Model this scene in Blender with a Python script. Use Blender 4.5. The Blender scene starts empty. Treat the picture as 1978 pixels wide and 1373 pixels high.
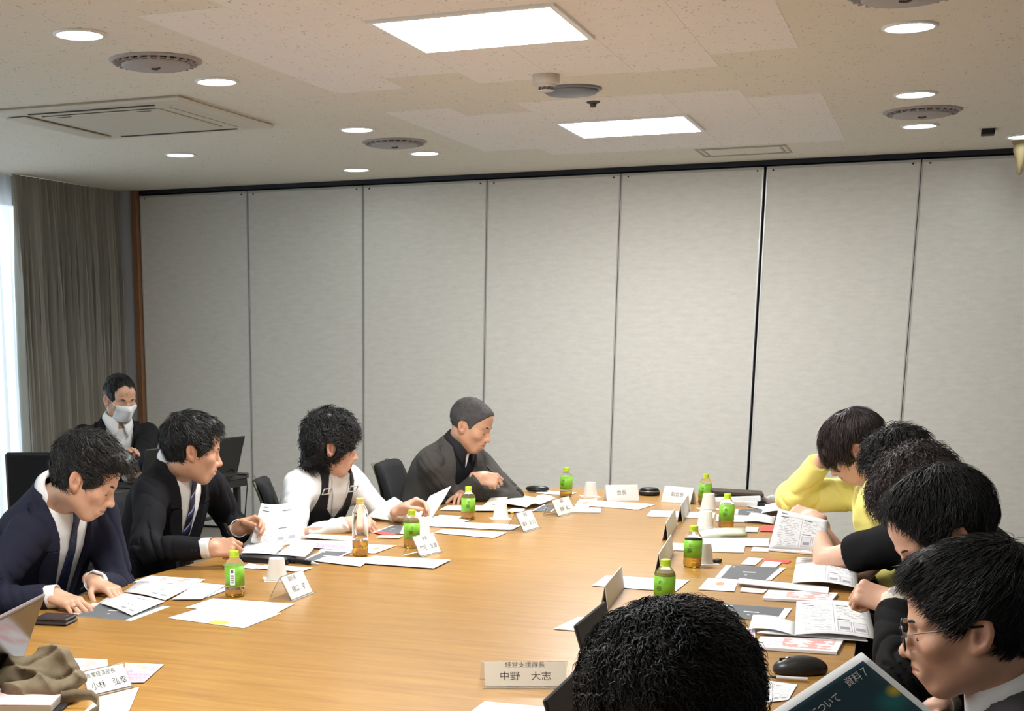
import bpy, bmesh, math, random
import numpy as np
from mathutils import Vector, Matrix

random.seed(7)
RNG = np.random.default_rng(11)
scene = bpy.context.scene
COL = scene.collection

# ------------------------------------------------------------------ camera
# the photograph is a crop from the upper right of a wider phone picture: the
# optical axis lies low and left of the frame centre, hence the lens shift
FW, FH = 1978, 1373
CAM = np.array([4.9391, -9.7996, 1.5530])
CAM_R = np.array([0.92260, 0.38573, -0.00369])
CAM_F = np.array([-0.37781, 0.90165, -0.21047])
CAM_R /= np.linalg.norm(CAM_R)
CAM_F -= CAM_R * (CAM_F @ CAM_R)
CAM_F /= np.linalg.norm(CAM_F)
CAM_U = np.cross(CAM_R, CAM_F)
FOC, PPX, PPY = 2664.31, 676.15, 1213.36
cam_data = bpy.data.cameras.new('camera')
cam_data.sensor_width = 36.0
cam_data.sensor_fit = 'HORIZONTAL'
cam_data.lens = FOC * 36.0 / FW
cam_data.shift_x = (FW / 2 - PPX) / FW
cam_data.shift_y = (PPY - FH / 2) / FW
cam_data.clip_start = 0.05
cam = bpy.data.objects.new('camera', cam_data)
COL.objects.link(cam)
m = Matrix.Identity(4)
for i in range(3):
    m[i][0], m[i][1], m[i][2], m[i][3] = CAM_R[i], CAM_U[i], -CAM_F[i], CAM[i]
cam.matrix_world = m
scene.camera = cam

# ------------------------------------------------------------------ daylight outside the window and exposure
world = bpy.data.worlds.new('daylight')
scene.world = world
world.use_nodes = True
bg = world.node_tree.nodes['Background']
bg.inputs[0].default_value = (0.80, 0.92, 1.0, 1)
bg.inputs[1].default_value = 1.3
scene.view_settings.view_transform = 'Standard'
scene.view_settings.look = 'None'
scene.view_settings.gamma = 1.0
scene.view_settings.use_curve_mapping = False
scene.view_settings.exposure = 0.92
LIGHT_PANEL = 32.0      # square ceiling luminaires
DOWNLIGHT = 14.0         # round downlights

# ------------------------------------------------------------------ helpers: real places from measured directions
def ray(u, v):
    return CAM_F + (u - PPX) / FOC * CAM_R - (v - PPY) / FOC * CAM_U
def az(u, v, z=0.70):
    d = ray(u, v); return CAM + d * (z - CAM[2]) / d[2]
def ax(u, v, x):
    d = ray(u, v); return CAM + d * (x - CAM[0]) / d[0]
def ay(u, v, y):
    d = ray(u, v); return CAM + d * (y - CAM[1]) / d[1]
def ad(u, v, t):
    return CAM + ray(u, v) * t
def V3(*a):
    return np.array(a, float)
def unit(v):
    v = np.asarray(v, float); return v / (np.linalg.norm(v) + 1e-12)

# ------------------------------------------------------------------ materials
MATS = {}
def s2l(c):
    return tuple(((x / 12.92) if x <= 0.04045 else ((x + 0.055) / 1.055) ** 2.4) for x in c)
def mat(name, col=(0.8, 0.8, 0.8), rough=0.6, metal=0.0, spec=0.5, emit=None, strength=0, noise=0, nscale=40, bump=0, bscale=200, trans=0, ior=1.45, alpha=1, sheen=0, srgb=True, coat=0):
    if name in MATS: return MATS[name]
    M = bpy.data.materials.new(name); M.use_nodes = True
    nt = M.node_tree; b = nt.nodes['Principled BSDF']
    c = s2l(col) if srgb else col
    b.inputs['Base Color'].default_value = (*c, 1)
    b.inputs['Roughness'].default_value = rough
    b.inputs['Metallic'].default_value = metal
    b.inputs['Specular IOR Level'].default_value = spec
    b.inputs['Transmission Weight'].default_value = trans
    b.inputs['IOR'].default_value = ior
    b.inputs['Alpha'].default_value = alpha
    b.inputs['Sheen Weight'].default_value = sheen
    b.inputs['Coat Weight'].default_value = coat
    if emit is not None:
        b.inputs['Emission Color'].default_value = (*s2l(emit), 1)
        b.inputs['Emission Strength'].default_value = strength
    if noise or bump:
        tc = nt.nodes.new('ShaderNodeTexCoord')
    if noise:
        n = nt.nodes.new('ShaderNodeTexNoise'); n.inputs['Scale'].default_value = nscale
        n.inputs['Detail'].default_value = 4
        nt.links.new(tc.outputs['Object'], n.inputs['Vector'])
        mx = nt.nodes.new('ShaderNodeMix'); mx.data_type = 'RGBA'
        mx.inputs[6].default_value = (*[x * (1 - noise) for x in c], 1)
        mx.inputs[7].default_value = (*[min(1, x * (1 + noise)) for x in c], 1)
        nt.links.new(n.outputs['Fac'], mx.inputs[0]); nt.links.new(mx.outputs[2], b.inputs['Base Color'])
    if bump:
        n2 = nt.nodes.new('ShaderNodeTexNoise'); n2.inputs['Scale'].default_value = bscale
        n2.inputs['Detail'].default_value = 3
        nt.links.new(tc.outputs['Object'], n2.inputs['Vector'])
        bp = nt.nodes.new('ShaderNodeBump'); bp.inputs['Strength'].default_value = bump; bp.inputs['Distance'].default_value = 0.002
        nt.links.new(n2.outputs['Fac'], bp.inputs['Height']); nt.links.new(bp.outputs[0], b.inputs['Normal'])
    MATS[name] = M
    return M

class NT:
    """tiny node-building helper"""
    def __init__(s, name):
        s.M = bpy.data.materials.new(name); s.M.use_nodes = True
        s.nt = s.M.node_tree; s.b = s.nt.nodes['Principled BSDF']
    def n(s, t, **kw):
        nd = s.nt.nodes.new('ShaderNode' + t)
        for k, v in kw.items():
            if hasattr(nd, k): setattr(nd, k, v)
        return nd
    def l(s, a, b): s.nt.links.new(a, b)
    def math(s, op, a, b=None):
        nd = s.n('Math', operation=op)
        for i, x in enumerate((a, b)):
            if x is None: continue
            if isinstance(x, (int, float)): nd.inputs[i].default_value = x
            else: s.l(x, nd.inputs[i])
        return nd.outputs[0]
    def mix(s, f, a, b):
        nd = s.n('Mix', data_type='RGBA')
        for i, x in ((0, f), (6, a), (7, b)):
            if isinstance(x, (int, float)): nd.inputs[i].default_value = x
            elif isinstance(x, tuple): nd.inputs[i].default_value = (*x, 1) if len(x) == 3 else x
            else: s.l(x, nd.inputs[i])
        return nd.outputs[2]

# ------------------------------------------------------------------ objects
def tag(o, label=None, cat=None, group=None, kind=None):
    if label: o['label'] = label
    if cat: o['category'] = cat
    if group: o['group'] = group
    if kind: o['kind'] = kind
    return o
def empty(name, loc=(0, 0, 0), rz=0.0):
    o = bpy.data.objects.new(name, None); COL.objects.link(o)
    o.location = tuple(loc); o.rotation_euler = (0, 0, rz); o.empty_display_size = 0.1
    return o
def link(name, me, material=None, parent=None, smooth=False, world=False):
    o = bpy.data.objects.new(name, me); COL.objects.link(o)
    if material is not None and not me.materials:
        for mm in (material if isinstance(material, (list, tuple)) else [material]): me.materials.append(mm)
    if smooth and len(me.polygons): me.polygons.foreach_set('use_smooth', [True] * len(me.polygons))
    if parent is not None:
        o.parent = parent
        if world:       # mesh given in world coordinates
            o.matrix_parent_inverse = world_matrix(parent).inverted()
    return o
def world_matrix(o):
    mt = Matrix.LocRotScale(o.location, o.rotation_euler, o.scale)
    if o.parent is not None:
        mt = world_matrix(o.parent) @ o.matrix_parent_inverse @ mt
    return mt
def copy_tree(o, parent=None):
    c = o.copy(); COL.objects.link(c); c.parent = parent
    for ch in list(o.children): copy_tree(ch, c)
    return c

class MB:
    """collects shapes into one mesh"""
    def __init__(s): s.v = []; s.f = []; s.uv = []; s.mi = []; s.cm = 0
    def add(s, vs, fs, uvs=None):
        o = len(s.v); s.v += [tuple(map(float, x)) for x in vs]
        for i, f in enumerate(fs):
            s.f.append(tuple(o + k for k in f)); s.mi.append(s.cm)
            s.uv.append(uvs[i] if uvs else None)
        return s
    def box(s, lo, hi, M=None, bev=0.0):
        lo = np.array(lo, float); hi = np.array(hi, float)
        if bev <= 0:
            vs = [(x, y, z) for z in (lo[2], hi[2]) for y in (lo[1], hi[1]) for x in (lo[0], hi[0])]
            fs = [(0, 2, 3, 1), (4, 5, 7, 6), (0, 1, 5, 4), (2, 6, 7, 3), (0, 4, 6, 2), (1, 3, 7, 5)]
        else:
            b = min(bev, *( (hi - lo) / 2.001 )); vs = []; fs = []
            c = (lo + hi) / 2; hx = (hi - lo) / 2
            idx = {}
            for sx in (-1, 1):
                for sy in (-1, 1):
                    for sz in (-1, 1):
                        for a in range(3):
                            p = np.array([sx, sy, sz]) * (hx - b); p[a] += (sx, sy, sz)[a] * b
                            idx[(sx, sy, sz, a)] = len(vs); vs.append(c + p)
            for a in range(3):
                u, w = [(1, 2), (2, 0), (0, 1)][a]
                for sg in (-1, 1):
                    def k(su, sw):
                        t = [0, 0, 0]; t[a] = sg; t[u] = su; t[w] = sw; return idx[(*t, a)]
                    q = [k(-1, -1), k(1, -1), k(1, 1), k(-1, 1)]
                    fs.append(tuple(q if sg > 0 else q[::-1]))
            for a in range(3):
                u, w = [(1, 2), (2, 0), (0, 1)][a]
                for su in (-1, 1):
                    for sw in (-1, 1):
                        def k(sa, ax_):
                            t = [0, 0, 0]; t[a] = sa; t[u] = su; t[w] = sw; return idx[(*t, ax_)]
                        q = [k(-1, u), k(1, u), k(1, w), k(-1, w)]
                        fs.append(tuple(q if su * sw < 0 else q[::-1]))
            for sx in (-1, 1):
                for sy in (-1, 1):
                    for sz in (-1, 1):
                        q = [idx[(sx, sy, sz, a)] for a in range(3)]
                        fs.append(tuple(q if sx * sy * sz > 0 else q[::-1]))
        if M is not None: vs = [np.array(M @ Vector(tuple(map(float, x)))) for x in vs]
        return s.add(vs, fs)
    def tube(s, pts, r, n=8, cap=True):
        pts = [np.asarray(p, float) for p in pts]; k = len(pts)
        rs = r if isinstance(r, (list, tuple, np.ndarray)) else [r] * k
        vs = []; up = None
        for i, p in enumerate(pts):
            t = unit(pts[min(i + 1, k - 1)] - pts[max(i - 1, 0)])
            if up is None: up = np.array([0, 0, 1.0]) if abs(t[2]) < 0.9 else np.array([1.0, 0, 0])
            a = unit(np.cross(t, up)); b = np.cross(a, t); up = b
            for j in range(n):
                th = 2 * math.pi * j / n
                vs.append(p + rs[i] * (math.cos(th) * a + math.sin(th) * b))
        fs = []
        for i in range(k - 1):
            for j in range(n):
                fs.append((i * n + j, i * n + (j + 1) % n, (i + 1) * n + (j + 1) % n, (i + 1) * n + j))
        if cap: fs.append(tuple(range(n))[::-1]); fs.append(tuple((k - 1) * n + j for j in range(n)))
        return s.add(vs, fs)
    def lathe(s, prof, n=32, c=(0, 0, 0), M=None):
        vs = []; fs = []; k = len(prof)
        for r, z in prof:
            for j in range(n):
                th = 2 * math.pi * j / n
                vs.append((c[0] + r * math.cos(th), c[1] + r * math.sin(th), c[2] + z))
        for i in range(k - 1):
            for j in range(n):
                fs.append((i * n + j, i * n + (j + 1) % n, (i + 1) * n + (j + 1) % n, (i + 1) * n + j))
        if prof[0][0] > 1e-6: fs.append(tuple(range(n))[::-1])
        if prof[-1][0] > 1e-6: fs.append(tuple((k - 1) * n + j for j in range(n)))
        if M is not None: vs = [np.array(M @ Vector(tuple(map(float, x)))) for x in vs]
        return s.add(vs, fs)
    def prism(s, poly, z0, z1):
        n = len(poly); vs = [(x, y, z0) for x, y in poly] + [(x, y, z1) for x, y in poly]
        fs = [tuple(range(n))[::-1], tuple(range(n, 2 * n))] + [(i, (i + 1) % n, n + (i + 1) % n, n + i) for i in range(n)]
        return s.add(vs, fs)
    def grid(s, P, th=0.0, uvscale=(1, 1)):
        """P: (n,m,3) surface grid; th > 0 gives it thickness"""
        P = np.asarray(P, float); n, m_ = P.shape[:2]
        vs = [tuple(x) for x in P.reshape(-1, 3)]; fs = []; uvs = []
        def uv(i, j): return (j / (m_ - 1) * uvscale[0], i / (n - 1) * uvscale[1])
        for i in range(n - 1):
            for j in range(m_ - 1):
                fs.append((i * m_ + j, i * m_ + j + 1, (i + 1) * m_ + j + 1, (i + 1) * m_ + j))
                uvs.append([uv(i, j), uv(i, j + 1), uv(i + 1, j + 1), uv(i + 1, j)])
        if th > 0:
            du = np.gradient(P, axis=1); dv = np.gradient(P, axis=0)
            N = np.cross(du, dv); N /= (np.linalg.norm(N, axis=2, keepdims=True) + 1e-12)
            Q = P - N * th; o = len(vs); vs += [tuple(x) for x in Q.reshape(-1, 3)]
            for i in range(n - 1):
                for j in range(m_ - 1):
                    fs.append((o + i * m_ + j, o + (i + 1) * m_ + j, o + (i + 1) * m_ + j + 1, o + i * m_ + j + 1))
                    uvs.append([uv(i, j), uv(i + 1, j), uv(i + 1, j + 1), uv(i, j + 1)])
            ring = [(0, j) for j in range(m_)] + [(i, m_ - 1) for i in range(1, n)] + [(n - 1, j) for j in range(m_ - 2, -1, -1)] + [(i, 0) for i in range(n - 2, 0, -1)]
            for a in range(len(ring)):
                b = (a + 1) % len(ring); i0, j0 = ring[a]; i1, j1 = ring[b]
                fs.append((i1 * m_ + j1, i0 * m_ + j0, o + i0 * m_ + j0, o + i1 * m_ + j1))
                uvs.append([(0.001, 0.001)] * 4)
        return s.add(vs, fs, uvs)
    def mesh(s, name):
        me = bpy.data.meshes.new(name); me.from_pydata(s.v, [], s.f)
        if any(u is not None for u in s.uv):
            l = me.uv_layers.new(name='uv'); buf = []
            for f, u in zip(s.f, s.uv):
                buf += [c for k in range(len(f)) for c in (u[k] if u else (0, 0))]
            l.data.foreach_set('uv', buf)
        if any(s.mi): me.polygons.foreach_set('material_index', s.mi)
        me.update(); return me
    def build(s, name, material, parent=None, smooth=False, world=False):
        return link(name, s.mesh(name), material, parent, smooth, world)
def autosmooth(o, deg=35):
    me = o.data
    me.polygons.foreach_set('use_smooth', [True] * len(me.polygons))
    me.update()
    bm = bmesh.new(); bm.from_mesh(me)
    for e in bm.edges:
        e.smooth = not (len(e.link_faces) == 2 and e.calc_face_angle(0) > math.radians(deg))
    bm.to_mesh(me); bm.free()
    return o
# ================================================================== the room
ZC = 2.6387      # ceiling
WT = 2.596       # top of the partition panels
XL, XR, YB = -1.25, 7.4, -13.0

def mat_ceiling(name, c):
    N = NT(name); b = N.b
    tc = N.n('TexCoord')
    mp = N.n('Mapping'); mp.inputs['Scale'].default_value = (1, 0.55, 1); mp.inputs['Rotation'].default_value = (0, 0, 0.5)
    N.l(tc.outputs['Object'], mp.inputs['Vector'])
    v = N.n('TexVoronoi', feature='F1'); v.inputs['Scale'].default_value = 62; v.inputs['Randomness'].default_value = 1
    nz = N.n('TexNoise'); nz.inputs['Scale'].default_value = 34; nz.inputs['Detail'].default_value = 3
    N.l(tc.outputs['Object'], nz.inputs['Vector'])
    mw = N.n('Mix', data_type='VECTOR'); mw.inputs[0].default_value = 0.035
    N.l(mp.outputs[0], mw.inputs[4]); N.l(nz.outputs['Color'], mw.inputs[5])
    N.l(mw.outputs[1], v.inputs['Vector'])
    r = N.n('ValToRGB'); r.color_ramp.elements[0].position = 0.10; r.color_ramp.elements[1].position = 0.26
    r.color_ramp.elements[0].color = (0, 0, 0, 1); r.color_ramp.elements[1].color = (1, 1, 1, 1)
    N.l(v.outputs['Distance'], r.inputs[0])
    n2 = N.n('TexNoise'); n2.inputs['Scale'].default_value = 16; N.l(tc.outputs['Object'], n2.inputs['Vector'])
    gate = N.math('GREATER_THAN', n2.outputs['Fac'], 0.50)
    inv = N.math('SUBTRACT', 1.0, r.outputs[0])
    pit = N.math('MULTIPLY', inv, gate)
    cl = s2l(c)
    col = N.mix(pit, cl, tuple(x * 0.50 for x in cl))
    N.l(col, b.inputs['Base Color']); b.inputs['Roughness'].default_value = 0.95; b.inputs['Specular IOR Level'].default_value = 0.1
    bp = N.n('Bump'); bp.inputs['Strength'].default_value = 0.5; bp.inputs['Distance'].default_value = 0.003
    h = N.math('SUBTRACT', 1.0, pit); N.l(h, bp.inputs['Height']); N.l(bp.outputs[0], b.inputs['Normal'])
    return N.M
M_ceil = mat_ceiling('ceiling_old_board', (0.90, 0.87, 0.815))
M_ceil2 = mat_ceiling('ceiling_new_board', (0.94, 0.915, 0.895))
M_floor = mat('carpet', (0.60, 0.58, 0.55), 0.95, noise=0.25, nscale=120, bump=0.5, bscale=300)
M_plaster = mat('plaster_grey', (0.74, 0.74, 0.76), 0.9, bump=0.15, bscale=120)
M_white = mat('white_paint', (0.9, 0.9, 0.88), 0.5)
M_dark = mat('track_dark', (0.10, 0.11, 0.15), 0.5)
M_black = mat('black_gap', (0.03, 0.03, 0.035), 0.6)
M_alu = mat('aluminium_grey', (0.70, 0.69, 0.67), 0.5)
M_alud = mat('aluminium_white', (0.86, 0.86, 0.86), 0.35, metal=0.2)
M_post = mat('brown_wood_post', (0.54, 0.39, 0.28), 0.45, noise=0.2, nscale=30)

def mat_fabric_wall():
    N = NT('partition_cloth'); b = N.b
    tc = N.n('TexCoord')
    mp = N.n('Mapping'); mp.inputs['Scale'].default_value = (3.5, 3.5, 12)
    N.l(tc.outputs['Object'], mp.inputs['Vector'])
    n = N.n('TexNoise'); n.inputs['Scale'].default_value = 3.2; n.inputs['Detail'].default_value = 6; n.inputs['Roughness'].default_value = 0.62
    N.l(mp.outputs[0], n.inputs['Vector'])
    mp2 = N.n('Mapping'); mp2.inputs['Scale'].default_value = (90, 90, 260); N.l(tc.outputs['Object'], mp2.inputs['Vector'])
    n2 = N.n('TexNoise'); n2.inputs['Scale'].default_value = 1.0; n2.inputs['Detail'].default_value = 3; N.l(mp2.outputs[0], n2.inputs['Vector'])
    f = N.math('ADD', N.math('MULTIPLY', n.outputs['Fac'], 0.65), N.math('MULTIPLY', n2.outputs['Fac'], 0.35))
    r = N.n('ValToRGB'); r.color_ramp.elements[0].position = 0.34; r.color_ramp.elements[1].position = 0.66
    r.color_ramp.elements[0].color = (*s2l((0.815, 0.80, 0.768)), 1); r.color_ramp.elements[1].color = (*s2l((0.872, 0.860, 0.832)), 1)
    N.l(f, r.inputs[0]); N.l(r.outputs[0], b.inputs['Base Color'])
    b.inputs['Roughness'].default_value = 0.9; b.inputs['Specular IOR Level'].default_value = 0.15
    bp = N.n('Bump'); bp.inputs['Strength'].default_value = 0.25; bp.inputs['Distance'].default_value = 0.001
    N.l(n2.outputs['Fac'], bp.inputs['Height']); N.l(bp.outputs[0], b.inputs['Normal'])
    return N.M
M_cloth = mat_fabric_wall()

def struct(o): o['kind'] = 'structure'; return o
struct(MB().box((XL - .15, YB - .1, -0.1), (XR + .1, 0.3, 0.0)).build('floor', M_floor))
ceiling = struct(MB().box((XL - .15, YB - .1, ZC), (XR + .1, 0.3, ZC + 0.1)).build('ceiling', M_ceil))
struct(MB().box((XR, YB, 0), (XR + .1, 0.3, ZC)).build('wall_right', M_plaster))
struct(MB().box((XL - .1, YB - .1, 0), (XR + .1, YB, ZC)).build('wall_front', M_plaster))

# lighter replacement boards around the square luminaires: each board a piece of the ceiling
TILEX = [2.25, 2.60, 2.945, 3.295, 3.645, 3.995, 4.34]
runs = [(0, -5.3, -3.53), (1, -6.5, -3.81), (2, -6.5, -3.52), (3, -6.5, -3.52), (4, -6.5, -3.50), (5, -6.2, -3.78),
        (0, -2.91, -1.20), (1, -2.63, -0.86), (2, -2.92, -0.84), (3, -2.92, -0.84), (4, -2.88, -0.84), (5, -2.62, -0.82)]
LIGHTS = [(3.305, -4.61, .69, .61), (3.305, -1.92, .70, .63)]
for ci, y0, y1 in runs:
    x0, x1 = TILEX[ci], TILEX[ci + 1]; y = y1
    while y - 0.05 > y0:
        ya = max(y0, y - 0.60); segs = [(ya, y)]
        for lx, ly, lw, lh in LIGHTS:
            if x1 > lx - lw / 2 + .03 and x0 < lx + lw / 2 - .03:
                ns = []
                for a, b_ in segs:
                    if b_ <= ly - lh / 2 or a >= ly + lh / 2: ns.append((a, b_)); continue
                    if a < ly - lh / 2 - .02: ns.append((a, ly - lh / 2))
                    if b_ > ly + lh / 2 + .02: ns.append((ly + lh / 2, b_))
                segs = ns
        for a, b_ in segs:
            MB().box((x0 + .0006, a + .0006, ZC - .0012), (x1 - .0006, b_ - .0006, ZC + .002)).build('ceiling_tile', M_ceil2, ceiling)
        y -= 0.60

# back wall: row of sliding partition panels under a dark track
wall_back = struct(MB().box((XL - .1, 0.06, 0), (XR + .1, 0.3, ZC)).build('wall_back', M_dark))
PW = 0.95
for k in range(-1, 7):
    x0, x1 = k * PW, (k + 1) * PW
    wide_l, wide_r = (k == 4), (k == 3)
    gl = 0.010 if wide_l else 0.0032; gr = 0.010 if wide_r else 0.0032
    p = MB().box((x0 + gl, 0.0, 0.02), (x1 - gr, 0.05, WT), bev=.0025).build('panel', M_cloth, wall_back)
    em = M_alud if (wide_l or wide_r) else M_alu
    for a, b_, mm in ((x0 + gl - .001, x0 + gl + .007, M_alud if wide_l else M_alu), (x1 - gr - .007, x1 - gr + .001, M_alud if wide_r else M_alu)):
        MB().box((a, -0.003, 0.02), (b_, 0.045, WT - .012)).build('edge_strip', mm, p)
    MB().box((x0 + gl, -0.003, WT - .014), (x1 - gr, 0.045, WT + .001)).build('top_strip', M_alu, p)
    for sx in (x0 + 0.05, x1 - 0.05):
        MB().lathe([(0.0055, 0), (0.0055, 0.004), (0.0001, 0.005)], 10, M=Matrix.Translation((sx, -0.002, WT - .022)) @ Matrix.Rotation(math.pi / 2, 4, 'X')).build('screw', M_dark, p)
MB().box((-PW, -0.004, WT + .012), (XR, 0.02, ZC)).build('ceiling_track', M_dark, wall_back)

struct(MB().box((-1.005, -0.045, 0), (-PW - .003, 0.05, ZC - .002), bev=.003).build('trim_1', M_post))
struct(MB().box((XL, -0.015, 0), (-1.006, 0.06, ZC - .002)).build('wall_back_side', M_plaster))

# left wall with the long window behind the curtains
wl = MB()
wl.box((XL - .14, YB, 0), (XL, -12.4, ZC)); wl.box((XL - .14, -0.5, 0), (XL, 0.06, ZC))
wl.box((XL - .14, -12.4, 0), (XL, -0.5, 0.12)); wl.box((XL - .14, -12.4, 2.5), (XL, -0.5, ZC))
struct(wl.build('wall_left', M_plaster))
win = struct(empty('window_1', (XL - .07, -6.4, 0)))
M_glass = mat('window_glass', (1, 1, 1), 0.0, trans=1.0, ior=1.02)
for i in range(8):
    ya = -12.4 + i * 11.9 / 8; yb = ya + 11.9 / 8
    fr = MB()
    fr.box((XL - .10, ya, .12), (XL - .05, ya + .04, 2.5)); fr.box((XL - .10, yb - .04, .12), (XL - .05, yb, 2.5))
    fr.box((XL - .10, ya + .04, .12), (XL - .05, yb - .04, .17)); fr.box((XL - .10, ya + .04, 2.45), (XL - .05, yb - .04, 2.5))
    f = fr.build('window_frame', M_alu, win, world=True)
    MB().box((XL - .078, ya + .04, .17), (XL - .072, yb - .04, 2.45)).build('pane', M_glass, f, world=True)

def curtain(name, x, y0, y1, z0, z1, waves, amp, m, n=420, seed=1, th=0.0):
    rg = np.random.default_rng(seed)
    ys = np.linspace(y0, y1, n); t = (ys - y0) / (y1 - y0)
    ph = np.cumsum(0.55 + 0.9 * rg.random(n)); ph = ph / ph[-1] * waves * 2 * math.pi
    a2 = 0.55 + 0.45 * np.interp(t, np.linspace(0, 1, 14), rg.random(14))
    zs = np.array([z0, z0 + .3, z0 + .8, z0 + 1.3, z1 - .75, z1 - .4, z1 - .18, z1 - .05, z1])
    P = np.zeros((len(zs), n, 3))
    for i, z in enumerate(zs):
        k = (z1 - z) / (z1 - z0)
        ww = 0.35 + 0.65 * min(1, k * 3)
        sh = 0.10 * k * np.sin(ph * 0.21 + 1.3) + 0.5 * math.sin(z * 2.0)
        d = np.sign(np.sin(ph + sh)) * np.abs(np.sin(ph + sh)) ** .6 + 0.35 * np.sin(2.3 * ph + 1.1 + sh) + 0.22 * np.sin(0.37 * ph)
        P[i, :, 0] = x + amp * ww * a2 * d
        P[i, :, 1] = ys + amp * 0.35 * ww * np.sin(ph * 1.0 + 1.2)
        P[i, :, 2] = z
    return MB().grid(P, th).build(name, m, smooth=True)
def mat_curtain():
    N = NT('curtain_cloth'); b = N.b
    b.inputs['Base Color'].default_value = (*s2l((0.60, 0.585, 0.545)), 1); b.inputs['Roughness'].default_value = 0.8
    b.inputs['Sheen Weight'].default_value = 0.3
    return N.M
c = curtain('curtain', -1.12, -1.43, -0.03, 0.03, ZC - .004, 19, 0.055, mat_curtain(), seed=4)
tag(c, 'dark grey drawn curtain hanging in deep folds beside the wooden post', 'curtain')
def mat_sheer():
    N = NT('sheer_cloth'); nt = N.nt
    nt.nodes.remove(N.b)
    out = nt.nodes['Material Output']
    d = N.n('BsdfDiffuse'); d.inputs[0].default_value = (0.85, 0.88, 0.9, 1)
    t = N.n('BsdfTranslucent'); t.inputs[0].default_value = (0.85, 0.9, 0.93, 1)
    tr = N.n('BsdfTransparent')
    m1 = N.n('MixShader'); m1.inputs[0].default_value = 0.6; N.l(d.outputs[0], m1.inputs[1]); N.l(t.outputs[0], m1.inputs[2])
    m2 = N.n('MixShader'); m2.inputs[0].default_value = 0.22; N.l(m1.outputs[0], m2.inputs[1]); N.l(tr.outputs[0], m2.inputs[2])
    N.l(m2.outputs[0], out.inputs[0])
    return N.M
c = curtain('sheer_curtain', -1.17, -7.5, -1.36, 0.03, ZC - .004, 50, 0.028, mat_sheer(), n=800, seed=8)
tag(c, 'thin white sheer curtain glowing with daylight at the window', 'curtain')

# ------------------------------------------------------------------ ceiling fittings
M_lampw = mat('luminaire_white', (0.93, 0.93, 0.92), 0.5)
M_emit = mat('luminaire_diffuser', (1, 1, 1), 0.5, emit=(0.985, 0.985, 0.98), strength=LIGHT_PANEL)
M_demit = mat('downlight_disc', (1, 1, 1), 0.5, emit=(0.95, 1.0, 0.985), strength=DOWNLIGHT)
def square_light(x, y, w, h, label):
    o = empty('ceiling_light', (x, y, ZC))
    fr = MB(); b = .022
    for lo, hi in (((-w/2, -h/2), (w/2, -h/2 + b)), ((-w/2, h/2 - b), (w/2, h/2)), ((-w/2, -h/2 + b), (-w/2 + b, h/2 - b)), ((w/2 - b, -h/2 + b), (w/2, h/2 - b))):
        fr.box((*lo, -.012), (*hi, .01))
    fr.build('frame', M_lampw, o)
    n = 6; d = MB()
    for i in range(n):      # diffuser of shallow ribs, as the scalloped edge shows
        ya = -h/2 + b + (h - 2*b) * i / n; yb = -h/2 + b + (h - 2*b) * (i + 1) / n
        pts = [(-w/2 + b, ya), (-w/2 + b, yb)]
        yc = np.linspace(ya, yb, 7); zc = -0.004 - 0.008 * np.sin((yc - ya) / (yb - ya) * math.pi)
        P = np.array([[(xx, yy, zz) for xx in (-w/2 + b + .012 * math.sin((yy - ya) / (yb - ya) * math.pi), w/2 - b)] for yy, zz in zip(yc, zc)])
        d.grid(P[::-1])
    d.build('diffuser', M_emit, o)
    return tag(o, label, 'ceiling light', 'square luminaires')
square_light(3.305, -4.61, .69, .61, 'bright square ceiling luminaire over the middle of the table')
square_light(3.305, -1.92, .70, .63, 'bright square ceiling luminaire nearer the partition, past the round speaker')
square_light(3.305, -7.32, .69, .61, 'bright square ceiling luminaire over the near half of the table')
def downlight(x, y, label, r=.098):
    o = empty('downlight', (x, y, ZC))
    MB().lathe([(r, 0.002), (r, -.006), (r - .012, -.009), (r - .016, -.004), (r - .019, .002)], 36).build('trim_ring', M_lampw, o, smooth=True)
    MB().lathe([(0.0001, -.0035), (r - .018, -.0035), (r - .018, .001)], 36).build('lamp_disc', M_demit, o)
    return tag(o, label, 'downlight', 'round downlights')
for x, y, lb in [(1.90, -5.13, 'round downlight before the ribbed air diffuser, left of the first luminaire'), (1.90, -4.05, 'round downlight between the ribbed air diffuser and the cassette corner'),
              (1.90, -2.42, 'round downlight just before the small air diffuser on the left'), (1.89, -1.29, 'round downlight just past the small air diffuser on the left'),
              (0.47, -1.85, 'round downlight between the air cassette and the curtain'), (1.16, -0.64, 'round downlight close to the black track on the left'),
              (4.75, -4.02, 'round downlight beside the large cut-off diffuser on the right'), (4.745, -2.41, 'round downlight just before the small diffuser on the right'),
              (4.75, -1.29, 'round downlight just past the small diffuser on the right'), (5.30, -0.58, 'round downlight above the pointed ceiling cone')]:
    downlight(x, y, lb)
for x, y, lb in ((4.75, -6.7, 'over the thick-haired man'), (1.90, -6.8, 'over the khaki bag end of the left row'), (4.75, -8.0, 'over the head bent to the laptop'), (1.90, -8.0, 'beyond the grey laptop over the near left')):
    downlight(x, y, 'round downlight ' + lb)
M_vent = mat('vent_grey', (0.66, 0.63, 0.62), 0.6); M_ventd = mat('vent_dark', (0.34, 0.31, 0.30), 0.7)
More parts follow.
